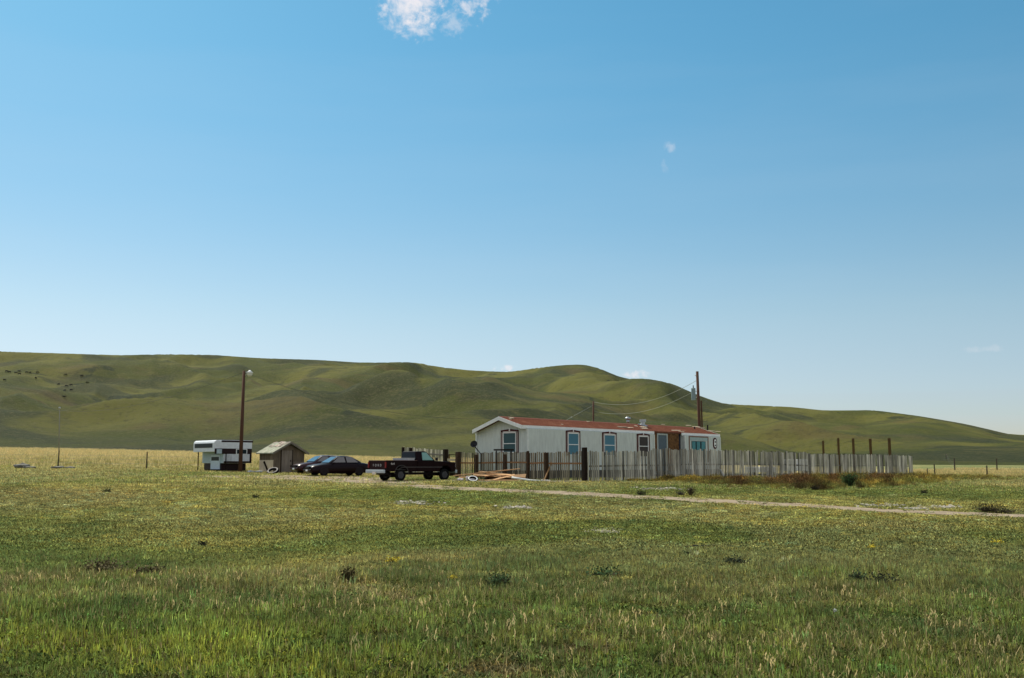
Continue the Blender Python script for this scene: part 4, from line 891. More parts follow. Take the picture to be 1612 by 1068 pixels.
# cargo bed: two sides with wheel arches, floor, head board, tailgate
for s in (1, -1):
    mb = MB(); poly = [(-2.68, .60), (RA - .50, .60)] + arch(RA, .50, z0=.60)[1:-1] + [(RA + .50, .60), (-.385, .60), (-.385, 1.26), (-2.68, 1.26)]
    mb.prism(poly, s * .90, s * (HWID), 'y'); bs = mb.build('bed_side', M_truck, tk, bevel=.02)
    mb = MB(); mb.box((-1.53, s * .93, 1.272), (2.3, .10, .02)); mb.build('bed_rail', mat('sunlit_rail', (.20, .13, .11), .5), bs)  # lighter rail colour stands for sun on the bed and tailgate tops
    for xx, nm in ((RA, 'wheel'), (FA, 'wheel')): wheel(tk, xx, s * .83, WR, .24, M_rim, s)
    mb = MB(); mb.box((1.05 if s else 0, s * 1.08, 1.36), (.08, .20, .20)); mb.build('mirror', M_dark, tk, bevel=.02)
    mb = MB(); mb.box((-2.70, s * .925, 1.0), (.05, .10, .36)); mb.build('tail_light', M_red, tk)
    mb = MB(); mb.box((2.665, s * .78, .95), (.05, .30, .20)); mb.build('headlight', M_lens, tk)
    mb = MB(); mb.tube([(RA + .515 * math.cos(math.pi * k / 12), s * (HWID + .012), .46 + .515 * math.sin(math.pi * k / 12)) for k in range(13)], .022, 5); mb.build('arch_trim', mat('arch_dust', (.06, .055, .055), .5), bs)
    mb = MB(); mb.box((-.02, s * (HWID + .006), .86), (3.2, .014, .035)); mb.build('side_moulding', mat('moulding_grey', (.09, .08, .08), .5), tk)
mb = MB(); mb.box((-1.53, 0, .70), (2.28, 1.8, .05)); mb.build('bed_floor', M_dark, tk)
mb = MB(); mb.box((-2.655, 0, .93), (.06, 1.74, .62)); tg = mb.build('tailgate', mat('tailgate_maroon', (.016, .002, .003), .5, var=.3, spec=.08), tk, bevel=.015)
mb = MB(); mb.box((-2.655, 0, 1.25), (.10, 1.76, .02)); mb.build('tailgate_cap', mat('sunlit_rail', (0, 0, 0)), tg)
mb = MB(); mb.box((-2.82, 0, .60), (.18, 1.90, .20)); bm_ = mb.build('rear_bumper', M_chrome, tk, bevel=.03)
mb = MB(); mb.box((-2.925, 0, .50), (.02, .34, .16)); mb.build('number_plate', mat('plate', (.62, .55, .50), .5), bm_)
mb = MB(); mb.box((2.74, 0, .58), (.16, 1.92, .20)); mb.build('front_bumper', M_chrome, tk, bevel=.03)
mb = MB(); mb.box((2.668, 0, .95), (.04, 1.22, .24)); mb.build('grille', M_dark, tk)
mb = MB(); mb.box((0, 0, .46), (4.9, .9, .14)); mb.tube([(RA, -.8, WR), (RA, .8, WR)], .07, 8); mb.tube([(FA, -.8, WR), (FA, .8, WR)], .07, 8); mb.tube([(RA - .18, 0, WR), (RA + .18, 0, WR)], .16, 10); mb.build('chassis', M_dark, tk)
mb = MB(); mb.box((-.72, 0, 1.335), (.52, 1.62, .13)); mb.box((-.72, 0, 1.41), (.56, 1.66, .025)); mb.build('tool_box', mat('tool_box_grey', (.42, .42, .43), .45, var=.1), tk, bevel=.01)
def text(s, size, mt, parent, M4, space=1.0, name='lettering', ext=.004):
    cu_ = bpy.data.curves.new(name, 'FONT'); cu_.body = s; cu_.size = size; cu_.align_x = 'CENTER'; cu_.align_y = 'CENTER'; cu_.extrude = ext; cu_.space_character = space; cu_.offset = .012 * size
    o = bpy.data.objects.new(name + '_tmp', cu_); COL.objects.link(o); dg = bpy.context.evaluated_depsgraph_get(); me = bpy.data.meshes.new_from_object(o.evaluated_get(dg)); bpy.data.objects.remove(o)
    me.transform(M4); me.materials.clear(); me.materials.append(mt); r = bpy.data.objects.new(name, me); COL.objects.link(r); r.parent = parent; return r
M_let = mat('letter_silver', (.42, .40, .40), .5, var=.1)
Mt = Matrix.Translation((-2.69, 0, .97)) @ Matrix.Rotation(R(-90), 4, 'Z') @ Matrix.Rotation(R(90), 4, 'X')
text('FORD', .21, M_let, tg, Mt, 2.15)
Mt = Matrix.Translation((-2.22, -HWID - .004, 1.06)) @ Matrix.Rotation(R(90), 4, 'X')
text('4x4', .19, M_let, tk, Mt, 1.0, 'decal')

# ------------------------------------------------------------------ scrap, lumber, tyres
def junk(name, label, cat, px, Y): q = at(px, Y); return thing(name, label, cat, q), q
# lumber: separate boards in one heap; every board is a thing
bl = ['longest pale board lying across the top of the lumber heap', 'wide orange sheet of plywood in the lumber heap', 'brown sheet of plywood low in the lumber heap', 'yellowish sheet leaning out of the lumber heap towards the track',
      'short board on top of the plywood sheets', 'dark board at the end of the lumber heap nearest the white pipe', 'board poking from the lumber heap towards the white wall tyre', 'narrow tan plank lying flat at the foot of the heap',
      'reddish plank on the far side of the lumber heap', 'short tilted plank in the middle of the lumber heap']
bd = [(766, 62.6, .55, 4.2, .20, .05, 2, 6, .5), (776, 63.0, .30, 2.4, 1.2, .03, 10, -4, .45), (795, 63.0, .22, 2.6, 1.1, .03, -6, 3, .25), (778, 62.0, .14, 2.6, .8, .03, 4, 12, .55), (785, 62.4, .42, 1.6, .25, .05, -15, -3, .85),
      (808, 62.4, .26, 1.5, .5, .05, 6, -4, .30), (750, 62.6, .30, 2.2, .3, .04, 12, 3, .75), (787, 61.4, .08, 3.4, .16, .05, -4, 0, .6), (783, 64.0, .46, 2.4, .22, .05, 3, -6, .35), (772, 62.2, .38, 1.3, .4, .03, 24, -8, .2)]
for lab, (px, Y, z, lx, ly, lz, rz, ry, tn) in zip(bl, bd):
    q = at(px, Y); mb = MB(); mb.tint = tn; mb.box((0, 0, 0), (lx, ly, lz)); o = mb.build('board' if ly < .45 else 'plywood_sheet', M_wood); o.location = q + Vector((0, 0, z)); o.rotation_euler = (R(random.uniform(-8, 8) + 9), R(-ry), R(rz)); tag(o, lab, 'board', 'boards in the lumber heap')
for i, (px, Y, lx, ry) in enumerate(((772, 62.9, 3.0, 2), (800, 62.9, 2.2, -3))):
    q = at(px, Y); mb = MB(); mb.box((0, 0, .07), (lx, .8, .16)); o = mb.build('pallet', M_darkwood); o.location = q; tag(o, 'dark timber base under the %s of the lumber heap' % ('tall middle' if i == 0 else 'low far end'), 'pallet')
def tyre(label, px, Y, r, tilt, mt, z=None):
    q = at(px, Y); mb = MB(); ax = Vector((tilt, -.5, .8)).normalized(); mb.torus((0, 0, r * .55), r, r * .30, ax, 26, 10); o = mb.build('tyre', M_black, None, smooth=True); o.location = q; tag(o, label, 'tyre')
    mb = MB(); mb.torus(Vector((0, 0, r * .55)) + ax * r * .22, r * 1.0, r * .17, ax, 26, 6, .6); mb.build('white_wall', mt, o, smooth=True); return o
tyre('white wall tyre lying by the end of the lumber heap', 744.5, 61.2, .26, .1, M_white)
tyre('worn pale tyre lying in front of the small shed', 430, 76.5, .36, -.1, mat('pale_rubber', (.34, .31, .28), .8))
# bent white pipe
q = at(830, 61.2); mb = MB(); mb.tube([(-.95, .1, .26), (-.55, 0, .20), (.2, -.1, .08), (.9, -.2, .04)], .06, 8); o = mb.build('white_pipe', M_white, None, smooth=True); o.location = q; tag(o, 'bent white pipe on the grass below the fence', 'pipe')
def scatter(name, labels, cat, spots, mt, group):
    for lab, (px, Y, dx, dy, dz, rz) in zip(labels, spots):
        q = at(px, Y); mb = MB(); bm = bmesh.new(); bmesh.ops.create_icosphere(bm, subdivisions=2, radius=.5)
        for v in bm.verts:
            n_ = v.co.copy(); s_ = 1 + .35 * (math.sin(n_.x * 7 + px) * math.cos(n_.y * 6 + Y) + .5 * math.sin(n_.z * 9)); v.co = Vector((n_.x * dx * s_, n_.y * dy * s_, n_.z * dz * s_))
        mb.add([tuple(v.co) for v in bm.verts], [tuple(v.index for v in f.verts) for f in bm.faces]); bm.free()
        o = mb.build(name, mt); o.location = q + Vector((0, 0, dz * .25)); o.rotation_euler.z = rz; tag(o, lab, cat, group)
scatter('rag', ['white crumpled rag beside the truck nose', 'white rag against the white wall tyre', 'crumpled pink rag next to the white wall tyre', 'small white scrap below the leaning stick', 'white scrap between the leaning stick and tall post'], 'rag',
        [(724, 62, .45, .4, .3, .3), (738.5, 61.6, .4, .35, .45, 1.), (741, 61.3, .5, .35, .3, 0), (853.5, 60.8, .2, .2, .2, 0), (861, 60.4, .4, .25, .2, 0)], mat('rag_white', (.50, .46, .46), .8), 'rags and scraps below the fence')
for (px, Y, lx, rz, lab) in ((871, 60.0, .9, 4, 'short bleached board lying below the leaning stick'), (889, 59.6, 2.0, 8, 'long bleached board lying in the grass before the tall dark post'), (902, 59.6, 1.1, -6, 'bleached board end nearest the tall dark post'), (763, 60.2, .8, 0, 'bleached lath flat on the grass before the lumber heap'), (712, 62.0, .8, 2, 'pale lath on the ground beside the truck front wheel')):
    q = at(px, Y); mb = MB(); mb.box((0, 0, .06), (lx, .14, .05)); o = mb.build('board', mat('bleached_board', (.50, .44, .34), .8)); o.location = q; o.rotation_euler = (0, R(-2), R(rz)); tag(o, lab, 'board', 'bleached boards in the grass')
scatter('white_bundle', ['pale bundle on the grass between camper and shed', 'small pale lump beside the camper base'], 'bundle', [(395, 77.5, .5, .4, .3, 0), (404, 78.5, .8, .4, .25, .5)], mat('grey_bundle', (.34, .35, .36), .8), 'pale lumps between camper and shed')
q = at(419.5, 78.2); mb = MB(); mb.box((0, 0, .45), (.14, .05, 1.0), Matrix.Rotation(R(-24), 3, 'Y')); o = mb.build('board', M_darkwood); o.location = q; tag(o, 'dark plank leaning on the pale side of the shed', 'board')
scatter('rock', ['large grey rock in the hay edge', 'flat grey rock beside the large grey rock', 'pale rock in the grass behind the fence post', 'low pale rock near the thin field post'], 'rock',
        [(36, 84.5, 1.5, 1.0, .6, .2), (46, 84.0, .9, .8, .3, 0), (91, 84.0, 1.0, .8, .35, 0), (112, 84.0, .9, .8, .3, 0)], mat('grey_rock', (.17, .165, .14), .9, scale=4, var=.3, bump=.6), 'rocks along the hay edge')
def gpix(name, label, cat, px, py, size, mt, group=None):
    q = onground(px, py, 7, 90); bm = bmesh.new(); bmesh.ops.create_icosphere(bm, subdivisions=2, radius=.5); mb = MB()
    for v in bm.verts:
        n_ = v.co.copy(); s_ = 1 + .3 * math.sin(n_.x * 9 + px) * math.cos(n_.y * 8 + py); v.co = Vector((n_.x * size[0] * s_, n_.y * size[1] * s_, n_.z * size[2] * s_))
    mb.add([tuple(v.co) for v in bm.verts], [tuple(v.index for v in f.verts) for f in bm.faces]); bm.free(); o = mb.build(name, mt); o.location = q + Vector((0, 0, size[2] * .3)); tag(o, label, cat, group); return o
gpix('stone', 'white stone in the tall near grass', 'stone', 1315, 968, (.11, .10, .09), M_white); gpix('paper_scrap', 'white scrap of paper on the turf before the track', 'paper', 1341, 823, (.22, .2, .05), M_white)
gpix('paper_scrap', 'pale scrap lying by the dark weed clump in the ditch', 'paper', 1363, 923, (.16, .1, .06), M_white); gpix('paper_scrap', 'silver scrap in the grass ridge', 'paper', 470, 893, (.22, .1, .05), M_white)
# black rubber strip in the grass
q = onground(1116, 864, 15, 60); mb = MB()
for k in range(11): mb.box(((k - 5) * .11, (k - 5) * .018 + random.uniform(-.03, .03), .04), (.10, random.uniform(.08, .2), random.uniform(.04, .10)), Matrix.Rotation(random.uniform(-.5, .5), 3, 'Z'))
o = mb.build('rubber_strip', M_black); o.location = q; tag(o, 'torn black rubber strip lying in the open grass', 'rubber strip')
# scatters of pale gravel
for (cx, cy, wx, wy, n, nm) in ((650, 793, 36, 3, 150, 'near the track behind'), (816, 800, 26, 2.0, 110, ''), (945, 838, 34, 3.5, 420, ''), (1040, 770.5, 50, 2.5, 200, ''), (1385, 797, 30, 2, 120, ''), (1480, 799.5, 30, 2, 150, ''), (1440, 802, 20, 1.5, 100, '')):
    mb = MB()
    for k in range(n):
        q = onground(cx + random.gauss(0, wx * .45), cy + random.gauss(0, wy * .5), 20, 80); s_ = random.uniform(.03, .085)
        mb.box(q + Vector((0, 0, s_ * .35)), (s_ * 1.5, s_ * 1.2, s_ * .9), Matrix.Rotation(random.uniform(0, 3), 3, 'Z') @ Matrix.Rotation(random.uniform(-.4, .4), 3, 'X'))
    o = mb.build('gravel', M_gravel); o['kind'] = 'stuff'

# ------------------------------------------------------------------ cattle on the hillside
def cow_mesh():
    mb = MB()
    mb.tube([(-1.0, 0, 1.12), (-.75, 0, 1.05), (-.1, 0, .98), (.55, 0, 1.02), (.85, 0, 1.12)], [.20, .36, .40, .37, .20], 10)
    mb.tube([(.75, 0, 1.12), (1.15, 0, .92), (1.42, 0, .62)], [.24, .19, .15], 8); mb.tube([(1.38, 0, .70), (1.52, 0, .50), (1.62, 0, .34)], [.15, .12, .08], 8)
    for x in (-.78, .62):
        for y in (-.2, .2): mb.tube([(x, y, .95), (x + .04, y, .5), (x, y, 0)], [.15, .08, .06], 6)
    mb.tube([(-1.05, 0, 1.15), (-1.15, 0, .6)], [.04, .03], 5); mb.box((1.30, .18, .84), (.05, .16, .08)); mb.box((1.30, -.18, .84), (.05, .16, .08))
    return mb
cows = [(10.4, 584.9, 0, 'black cow at the edge of the hillside, first of the upper row'), (14.9, 586.0, 1, 'black cow touching the first cow of the upper row'), (24.8, 587.2, 2, 'black cow just before the close pair in the upper row'), (30, 585, 0, 'black cow standing uphill in the close pair of the upper row'),
        (30.8, 589, 1, 'black cow standing downhill in the close pair of the upper row'), (42.2, 586.6, 0, 'black cow leading the two touching cows mid row'), (47.8, 587, 3, 'black cow trailing the two touching cows mid row'), (58.9, 586.8, 0, 'black cow at the end of the tight upper row'), (56.3, 595.4, 4, 'black cow facing us just below the tight upper row'),
        (103.7, 590.4, 1, 'black cow alone above the cluster of five'), (128.5, 592, 0, 'black cow uphill and farthest along the slope'), (137.3, 602.8, 2, 'black cow alone below the farthest one'), (92.5, 605.2, 3, 'black cow at the near side of the cluster of five'), (104.4, 608, 0, 'larger black cow in the middle of the cluster'),
        (112, 606.5, 1, 'black cow above and beside the middle of the cluster'), (102, 615, 3, 'black cow in the lower pair of the cluster, nearer the draw'), (112, 614.2, 0, 'black cow in the lower pair of the cluster, away from the draw'), (101, 625.2, 2, 'black cow lowest down the slope below the cluster'), (7, 598.5, 0, 'faint black cow below the first of the upper row')]
c0 = None; M_cow = mat('black_hide', (.010, .009, .009), .8)
for (px, py, a, lab) in cows:
    q = onground(px, py + 1.2, 300, 2300)
    if c0 is None: c0 = cow_mesh().build('cow', M_cow, None, smooth=True); o = c0
    else: o = c0.copy(); COL.objects.link(o)
    k = max(.9, q.y / 620) * .82; k = min(k, 1.4)
    o.location = q; o.rotation_euler.z = [0.1, 3.3, .6, 2.6, 1.5][a]; o.scale = (k, k, k); tag(o, lab, 'cow', 'black cattle grazing on the hillside')

# ------------------------------------------------------------------ vegetation
def leafmat(name, trans=.35, rough=.6):
    m = bpy.data.materials.new(name); m.use_nodes = True; t = m.node_tree; t.nodes.clear(); l = t.links.new
    out = N(t, 'ShaderNodeOutputMaterial'); df = N(t, 'ShaderNodeBsdfDiffuse'); tr = N(t, 'ShaderNodeBsdfTranslucent'); mx = N(t, 'ShaderNodeMixShader'); mx.inputs[0].default_value = trans
    at_ = N(t, 'ShaderNodeAttribute', attribute_name='tuft_color', attribute_type='INSTANCER')
    sh = N(t, 'ShaderNodeAttribute', attribute_name='shade'); mr = N(t, 'ShaderNodeMapRange'); l(sh.outputs['Fac'], mr.inputs['Value']); mr.inputs['To Min'].default_value = .2; mr.inputs['To Max'].default_value = 1.85
    dry = N(t, 'ShaderNodeAttribute', attribute_name='dry'); m1 = N(t, 'ShaderNodeMix', data_type='RGBA'); l(dry.outputs['Fac'], m1.inputs[0]); l(at_.outputs['Color'], m1.inputs[6]); m1.inputs[7].default_value = (.50, .39, .19, 1)
    m2 = N(t, 'ShaderNodeMix', data_type='RGBA', blend_type='MULTIPLY'); m2.inputs[0].default_value = 1; l(m1.outputs[2], m2.inputs[6]); l(mr.outputs[0], m2.inputs[7])
    l(m2.outputs[2], df.inputs['Color']); l(m2.outputs[2], tr.inputs['Color']); l(df.outputs[0], mx.inputs[1]); l(tr.outputs[0], mx.inputs[2]); l(mx.outputs[0], out.inputs['Surface']); return m
M_leaf = leafmat('grass_blade')
tcol = bpy.data.collections.new('tuft_library')
def tuft(name, n, h, wid, rad, lean, dryf=0., seed_heads=0, leafy=0, curl=.35):
    rs = random.Random(name); vs = []; fs = []; shade = []; dry = []
    for k in range(n):
        a = rs.uniform(0, 6.283); r = rad * math.sqrt(rs.random()); bx, by = math.cos(a) * r, math.sin(a) * r
        la = rs.uniform(0, 6.283); le = abs(rs.gauss(0, lean)); hh_ = h * rs.uniform(.45, 1.1); dx, dy = math.cos(la) * le * hh_, math.sin(la) * le * hh_; fa = rs.uniform(0, 3.14); wx, wy = math.cos(fa) * wid / 2, math.sin(fa) * wid / 2
        b = len(vs); sh = rs.random(); dd = 1. if rs.random() < dryf else rs.random() * .12
        for t_, ww in ((0, 1.), (.5, .8), (.85, .45), (1., .06)):
            cx = bx + dx * t_ * (curl + (1 - curl) * t_); cy = by + dy * t_ * (curl + (1 - curl) * t_); z = hh_ * t_ * (1 - .18 * le * t_)
            vs += [(cx - wx * ww, cy - wy * ww, z), (cx + wx * ww, cy + wy * ww, z)]
        for j in range(3): fs.append((b + 2 * j, b + 2 * j + 1, b + 2 * j + 3, b + 2 * j + 2)); shade.append(sh); dry.append(dd)
        if k < seed_heads:      # drooping seed head
            tx, ty, tz = bx + dx, by + dy, hh_ * .98
            for j in range(5):
                b = len(vs); ox, oy = rs.uniform(-.012, .02), rs.uniform(-.012, .02); zz = tz - j * .013; s_ = .0055
                vs += [(tx + ox, ty + oy, zz + .012), (tx + ox + s_, ty + oy + .002, zz - .004), (tx + ox + .003, ty + oy + .004, zz - .022), (tx + ox - s_, ty + oy - .002, zz - .004)]
                fs.append((b, b + 1, b + 2, b + 3)); shade.append(.9); dry.append(1.)
        if leafy:
            for j in range(leafy):
                b = len(vs); t_ = rs.uniform(.2, 1); cx, cy, z = bx + dx * t_, by + dy * t_, hh_ * t_; s_ = wid * rs.uniform(1.5, 3.2); u = Vector((rs.uniform(-1, 1), rs.uniform(-1, 1), rs.uniform(-.4, .8))).normalized() * s_; v = u.orthogonal().normalized() * s_ * .45
                c = Vector((cx, cy, z)); vs += [tuple(c), tuple(c + u * .5 + v), tuple(c + u), tuple(c + u * .5 - v)]; fs.append((b, b + 1, b + 2, b + 3)); shade.append(rs.random()); dry.append(0.)
    me = bpy.data.meshes.new(name); me.from_pydata(vs, [], fs); me.update()
    for an, dat in (('shade', shade), ('dry', dry)):
        at_ = me.attributes.new(an, 'FLOAT', 'FACE'); at_.data.foreach_set('value', dat)
    me.materials.append(M_leaf); o = bpy.data.objects.new(name, me); tcol.objects.link(o); return o

def scatter_gn(name, tufts, X, Y, Z, scale, idx, col, kind='stuff', label=None, cat=None, zs=None):
    me = bpy.data.meshes.new(name); n = len(X); me.vertices.add(n); me.vertices.foreach_set('co', np.stack([X, Y, Z], 1).ravel().astype(np.float32))
    def fa(nm, typ, dat, key): a = me.attributes.new(nm, typ, 'POINT'); a.data.foreach_set(key, dat.ravel().astype(np.float32 if typ != 'INT' else np.int32))
    sc3 = np.stack([scale, scale, scale * (zs if zs is not None else 1)], 1); fa('sc', 'FLOAT_VECTOR', sc3, 'vector')
    fa('rot', 'FLOAT_VECTOR', np.stack([rng.normal(0, .06, n), rng.normal(0, .06, n), rng.uniform(0, 6.283, n)], 1), 'vector'); fa('idx', 'INT', idx, 'value')
    fa('tuft_color', 'FLOAT_COLOR', np.concatenate([col, np.ones((n, 1))], 1), 'color')
    o = bpy.data.objects.new(name, me); COL.objects.link(o)
    c = bpy.data.collections.new(name + '_set')
    for i, t_ in enumerate(tufts):
        t2 = t_.copy(); t2.name = '%s_%02d' % (name, i); c.objects.link(t2)
    ng = bpy.data.node_groups.new(name + '_nodes', 'GeometryNodeTree'); ng.interface.new_socket('Geometry', in_out='INPUT', socket_type='NodeSocketGeometry'); ng.interface.new_socket('Geometry', in_out='OUTPUT', socket_type='NodeSocketGeometry')
    gi = ng.nodes.new('NodeGroupInput'); go = ng.nodes.new('NodeGroupOutput'); ip = ng.nodes.new('GeometryNodeInstanceOnPoints'); ci = ng.nodes.new('GeometryNodeCollectionInfo')
    ci.inputs['Collection'].default_value = c; ci.inputs['Separate Children'].default_value = True; ci.inputs['Reset Children'].default_value = True
    def na(nm, dt): a = ng.nodes.new('GeometryNodeInputNamedAttribute'); a.data_type = dt; a.inputs['Name'].default_value = nm; return a.outputs['Attribute']
    l = ng.links.new; l(gi.outputs[0], ip.inputs['Points']); l(ci.outputs[0], ip.inputs['Instance']); ip.inputs['Pick Instance'].default_value = True
    l(na('idx', 'INT'), ip.inputs['Instance Index'])
    er = ng.nodes.new('FunctionNodeEulerToRotation'); l(na('rot', 'FLOAT_VECTOR'), er.inputs[0]); l(er.outputs[0], ip.inputs['Rotation']); l(na('sc', 'FLOAT_VECTOR'), ip.inputs['Scale'])
    l(ip.outputs[0], go.inputs[0]); md = o.modifiers.new('scatter', 'NODES'); md.node_group = ng
    o['kind'] = kind
    if label: o['label'] = label
    return o

# tuft library
T_short = [tuft('short_a', 22, .07, .012, .13, .7, .10), tuft('short_b', 22, .055, .012, .14, .9, .25), tuft('short_c', 16, .05, .012, .12, 1.0, .05, leafy=3)]
T_mid = [tuft('mid_a', 17, .17, .013, .12, .40, .06), tuft('mid_b', 17, .20, .012, .13, .35, .16), tuft('mid_c', 14, .12, .012, .12, .6, .04, leafy=4), tuft('mid_d', 15, .15, .013, .13, .55, .40)]
T_seed = [tuft('seed_a', 5, .30, .004, .10, .30, .9, seed_heads=1), tuft('seed_b', 6, .25, .005, .12, .45, 1.), tuft('seed_c', 8, .24, .005, .12, .5, .8)]
T_head = [tuft('head_a', 4, .30, .004, .08, .30, 1., seed_heads=4), tuft('head_b', 3, .24, .004, .06, .4, 1., seed_heads=3)]
T_far = [tuft('far_a', 16, .09, .024, .24, .7, .12), tuft('far_b', 16, .07, .024, .26, .8, .30)]
T_hay = [tuft('hay_a', 22, .55, .020, .35, .16, .5), tuft('hay_b', 22, .62, .018, .35, .2, .7), tuft('hay_c', 18, .42, .022, .35, .25, .3)]
T_weed = [tuft('weed_a', 12, .62, .024, .26, .42, .0, leafy=7), tuft('weed_b', 11, .50, .024, .28, .55, .05, leafy=7), tuft('weed_c', 14, .75, .020, .2, .3, .12, leafy=5)]
def pts_in(d0, d1, n, margin=.56, pad=2.):
    D = np.sqrt(rng.uniform(d0 * d0, d1 * d1, int(n))); half = margin * D + pad; X = rng.uniform(-1, 1, int(n)) * half; return X, D
def lerpc(a, b, t_): return np.asarray(a)[None] * (1 - t_[:, None]) + np.asarray(b)[None] * t_[:, None]
def tow(c, col, f): return c * (1 - f[:, None]) + np.asarray(col)[None] * f[:, None]
def vary(c, a=.45):
    """each tuft its own tone"""
    n = len(c); k = np.exp(rng.normal(0, a, n)); h = rng.normal(0, .12, n); return np.clip(c * k[:, None] * np.stack([1 + h, np.ones(n), 1 - h], 1), .004, .8)
def field_color(X, Y):
    """colour of the living grass at a place"""
    px = colpx(X, Y); n1 = fbm(X, Y, 9, 3, 101); n2 = fbm(X, Y, 2.2, 3, 102); n3 = fbm(X, Y, 18, 3, 103); n4 = fbm(X, Y * .5, 5, 3, 104)
    c = lerpc((.215, .245, .070), (.365, .335, .108), sst(.36, .62, n1)); c = tow(c, (.120, .155, .050), .5 * sst(.50, .68, n2)); c = tow(c, (.40, .32, .135), sst(.50, .66, n3) * .55)
    c = tow(c, (.30, .285, .125), .45 * sst(.54, .66, n4)); c = tow(c, (.110, .190, .052), .5 * sst(460, -60, px) * sst(48, 34, Y)); return c
# near tall grass 7 - 24 m
X, Y = pts_in(6.5, 26, 90000); n3 = fbm(X, Y, 1.7, 4, 201); den = sst(.22, .46, n3) * sst(27, 17, Y + 9 * (fbm(X, Y, 5, 3, 219) - .5)) * .9 * (1 - .25 * sst(13, 10, Y)) + .12
keep = rng.uniform(0, 1, len(X)) < den; X, Y = X[keep], Y[keep]; px = colpx(X, Y); n1 = fbm(X, Y, 3.2, 3, 203); n2 = fbm(X, Y, .7, 2, 204)
c = lerpc((.140, .190, .040), (.150, .195, .050), sst(10, 17, Y)); fc = field_color(X, Y) * .88; k_ = sst(15, 21, Y)[:, None]; c = c * (1 - k_) + fc * k_
c = tow(c, (.225, .255, .040), sst(14.5, 10.5, Y) * sst(950, 200, px + 420 * (n1 - .5)) * .85)
c = tow(c, (.23, .175, .065), .45 * sst(14.5, 9.5, Y) * sst(350, 900, px) * sst(.36, .60, n1)); c = tow(c, (.22, .21, .075), .55 * sst(13.5, 15, Y) * sst(20, 17, Y) * sst(.4, .6, fbm(X, Y, 2.6, 3, 208)))
c = c * (.7 + .6 * n2[:, None]); c = tow(c, (.050, .100, .028), sst(.52, .68, fbm(X, Y, 1.3, 3, 207)) * .6); c = vary(c, .42)
idx = rng.choice(4, len(X), p=[.34, .28, .24, .14]); sc = rng.uniform(.45, 1.1, len(X)) * (.55 + .65 * fbm(X, Y, 2.5, 3, 206)) * np.interp(Y, [8, 14, 19, 25], [.80, 1.0, .95, .5])
scatter_gn('tall_grass', T_mid, X, Y, ground(X, Y) - .01, sc, idx, c, label='tall green grass at the near edge of the pasture')
X, Y = pts_in(6.5, 16, 30000); c = tow(lerpc((.24, .21, .085), (.12, .17, .045), sst(.25, .5, fbm(X, Y, .8, 3, 221))), (.10, .07, .04), .5 * sst(.5, .65, fbm(X, Y, .5, 2, 222)))
scatter_gn('grass_litter', T_short, X, Y, ground(X, Y) - .005, rng.uniform(.6, 1.2, len(X)), rng.choice(3, len(X)), vary(c, .4), label='short growth and dry litter under the tall near grass')
# dry flowering stems, and heavier seed heads in small stands
X, Y = pts_in(6.5, 22, 26000); px = colpx(X, Y); n1 = fbm(X, Y, 1.4, 4, 301)
band1 = sst(19.5, 17, Y) * sst(12.5, 14.6, Y) * sst(1000, 420, px) * 1.0; band2 = sst(15, 10.5, Y) * sst(420, 1000, px) * .45; band3 = sst(19, 15, Y) * sst(11.5, 14, Y) * .30
keep = rng.uniform(0, 1, len(X)) < np.maximum(np.maximum(band1, band2), band3) * (.20 + .65 * sst(.38, .60, n1)); X, Y = X[keep], Y[keep]
scatter_gn('seed_grass', T_seed, X, Y, ground(X, Y) - .01, rng.uniform(.5, 1.1, len(X)), rng.choice(3, len(X), p=[.35, .3, .35]), vary(np.tile((.34, .29, .10), (len(X), 1)), .3), label='straw coloured seeding grass among the green')
X, Y = pts_in(7, 17, 850); px = colpx(X, Y); keep = rng.uniform(0, 1, len(X)) < sst(300, 1000, px) * sst(16, 11, Y) * sst(.46, .60, fbm(X, Y, .9, 3, 311)); X, Y = X[keep], Y[keep]
scatter_gn('seed_stand', T_head, X, Y, ground(X, Y) - .01, rng.uniform(.6, 1.15, len(X)), rng.choice(2, len(X)), vary(np.tile((.45, .36, .18), (len(X), 1)), .25), label='nodding pale seed heads standing in the near grass')
# short turf
X, Y = pts_in(13, 34, 120000); keep = (rng.uniform(0, 1, len(X)) < .35 + .9 * sst(.35, .6, fbm(X, Y, 1.1, 4, 401))) & (rng.uniform(0, 1, len(X)) < .3 + sst(15, 22, Y)); X, Y = X[keep], Y[keep]; c = vary(field_color(X, Y), .38)
scatter_gn('short_turf', T_short, X, Y, ground(X, Y) - .005, rng.uniform(.7, 1.5, len(X)) * np.interp(Y, [15, 34], [.85, 1.3]), rng.choice(3, len(X)), c, label='short grazed turf of the pasture')
X, Y = pts_in(30, 58, 110000, .58, 3); px = colpx(X, Y)
def inroad(X, Y):
    px = colpx(X, Y); t = np.interp(px, XR, [p.y for p in _rt]); b = np.interp(px, XR, [p.y for p in _rb]); f = (Y - b) / np.maximum(t - b, .1); n = fbm(X, Y, 1.0, 3, 61)
    inn = (f > 0) & (f < 1) & (px > 300); ed = np.minimum(f, 1 - f) * 2           # 0 at an edge, 1 in the middle
    left = np.interp(px, [300, 420, 560, 700, 900], [1.0, .62, .45, .22, .16]); keepp = np.clip((.22 - ed) * 2, 0, 1) + left * .8 * sst(.40, .55, n)
    return inn & (rng.uniform(0, 1, len(X)) > keepp)
keep = ~inroad(X, Y) & (rng.uniform(0, 1, len(X)) < .35 + .8 * sst(.35, .6, fbm(X, Y, 1.8, 4, 411))); X, Y = X[keep], Y[keep]; c = vary(field_color(X, Y), .38)
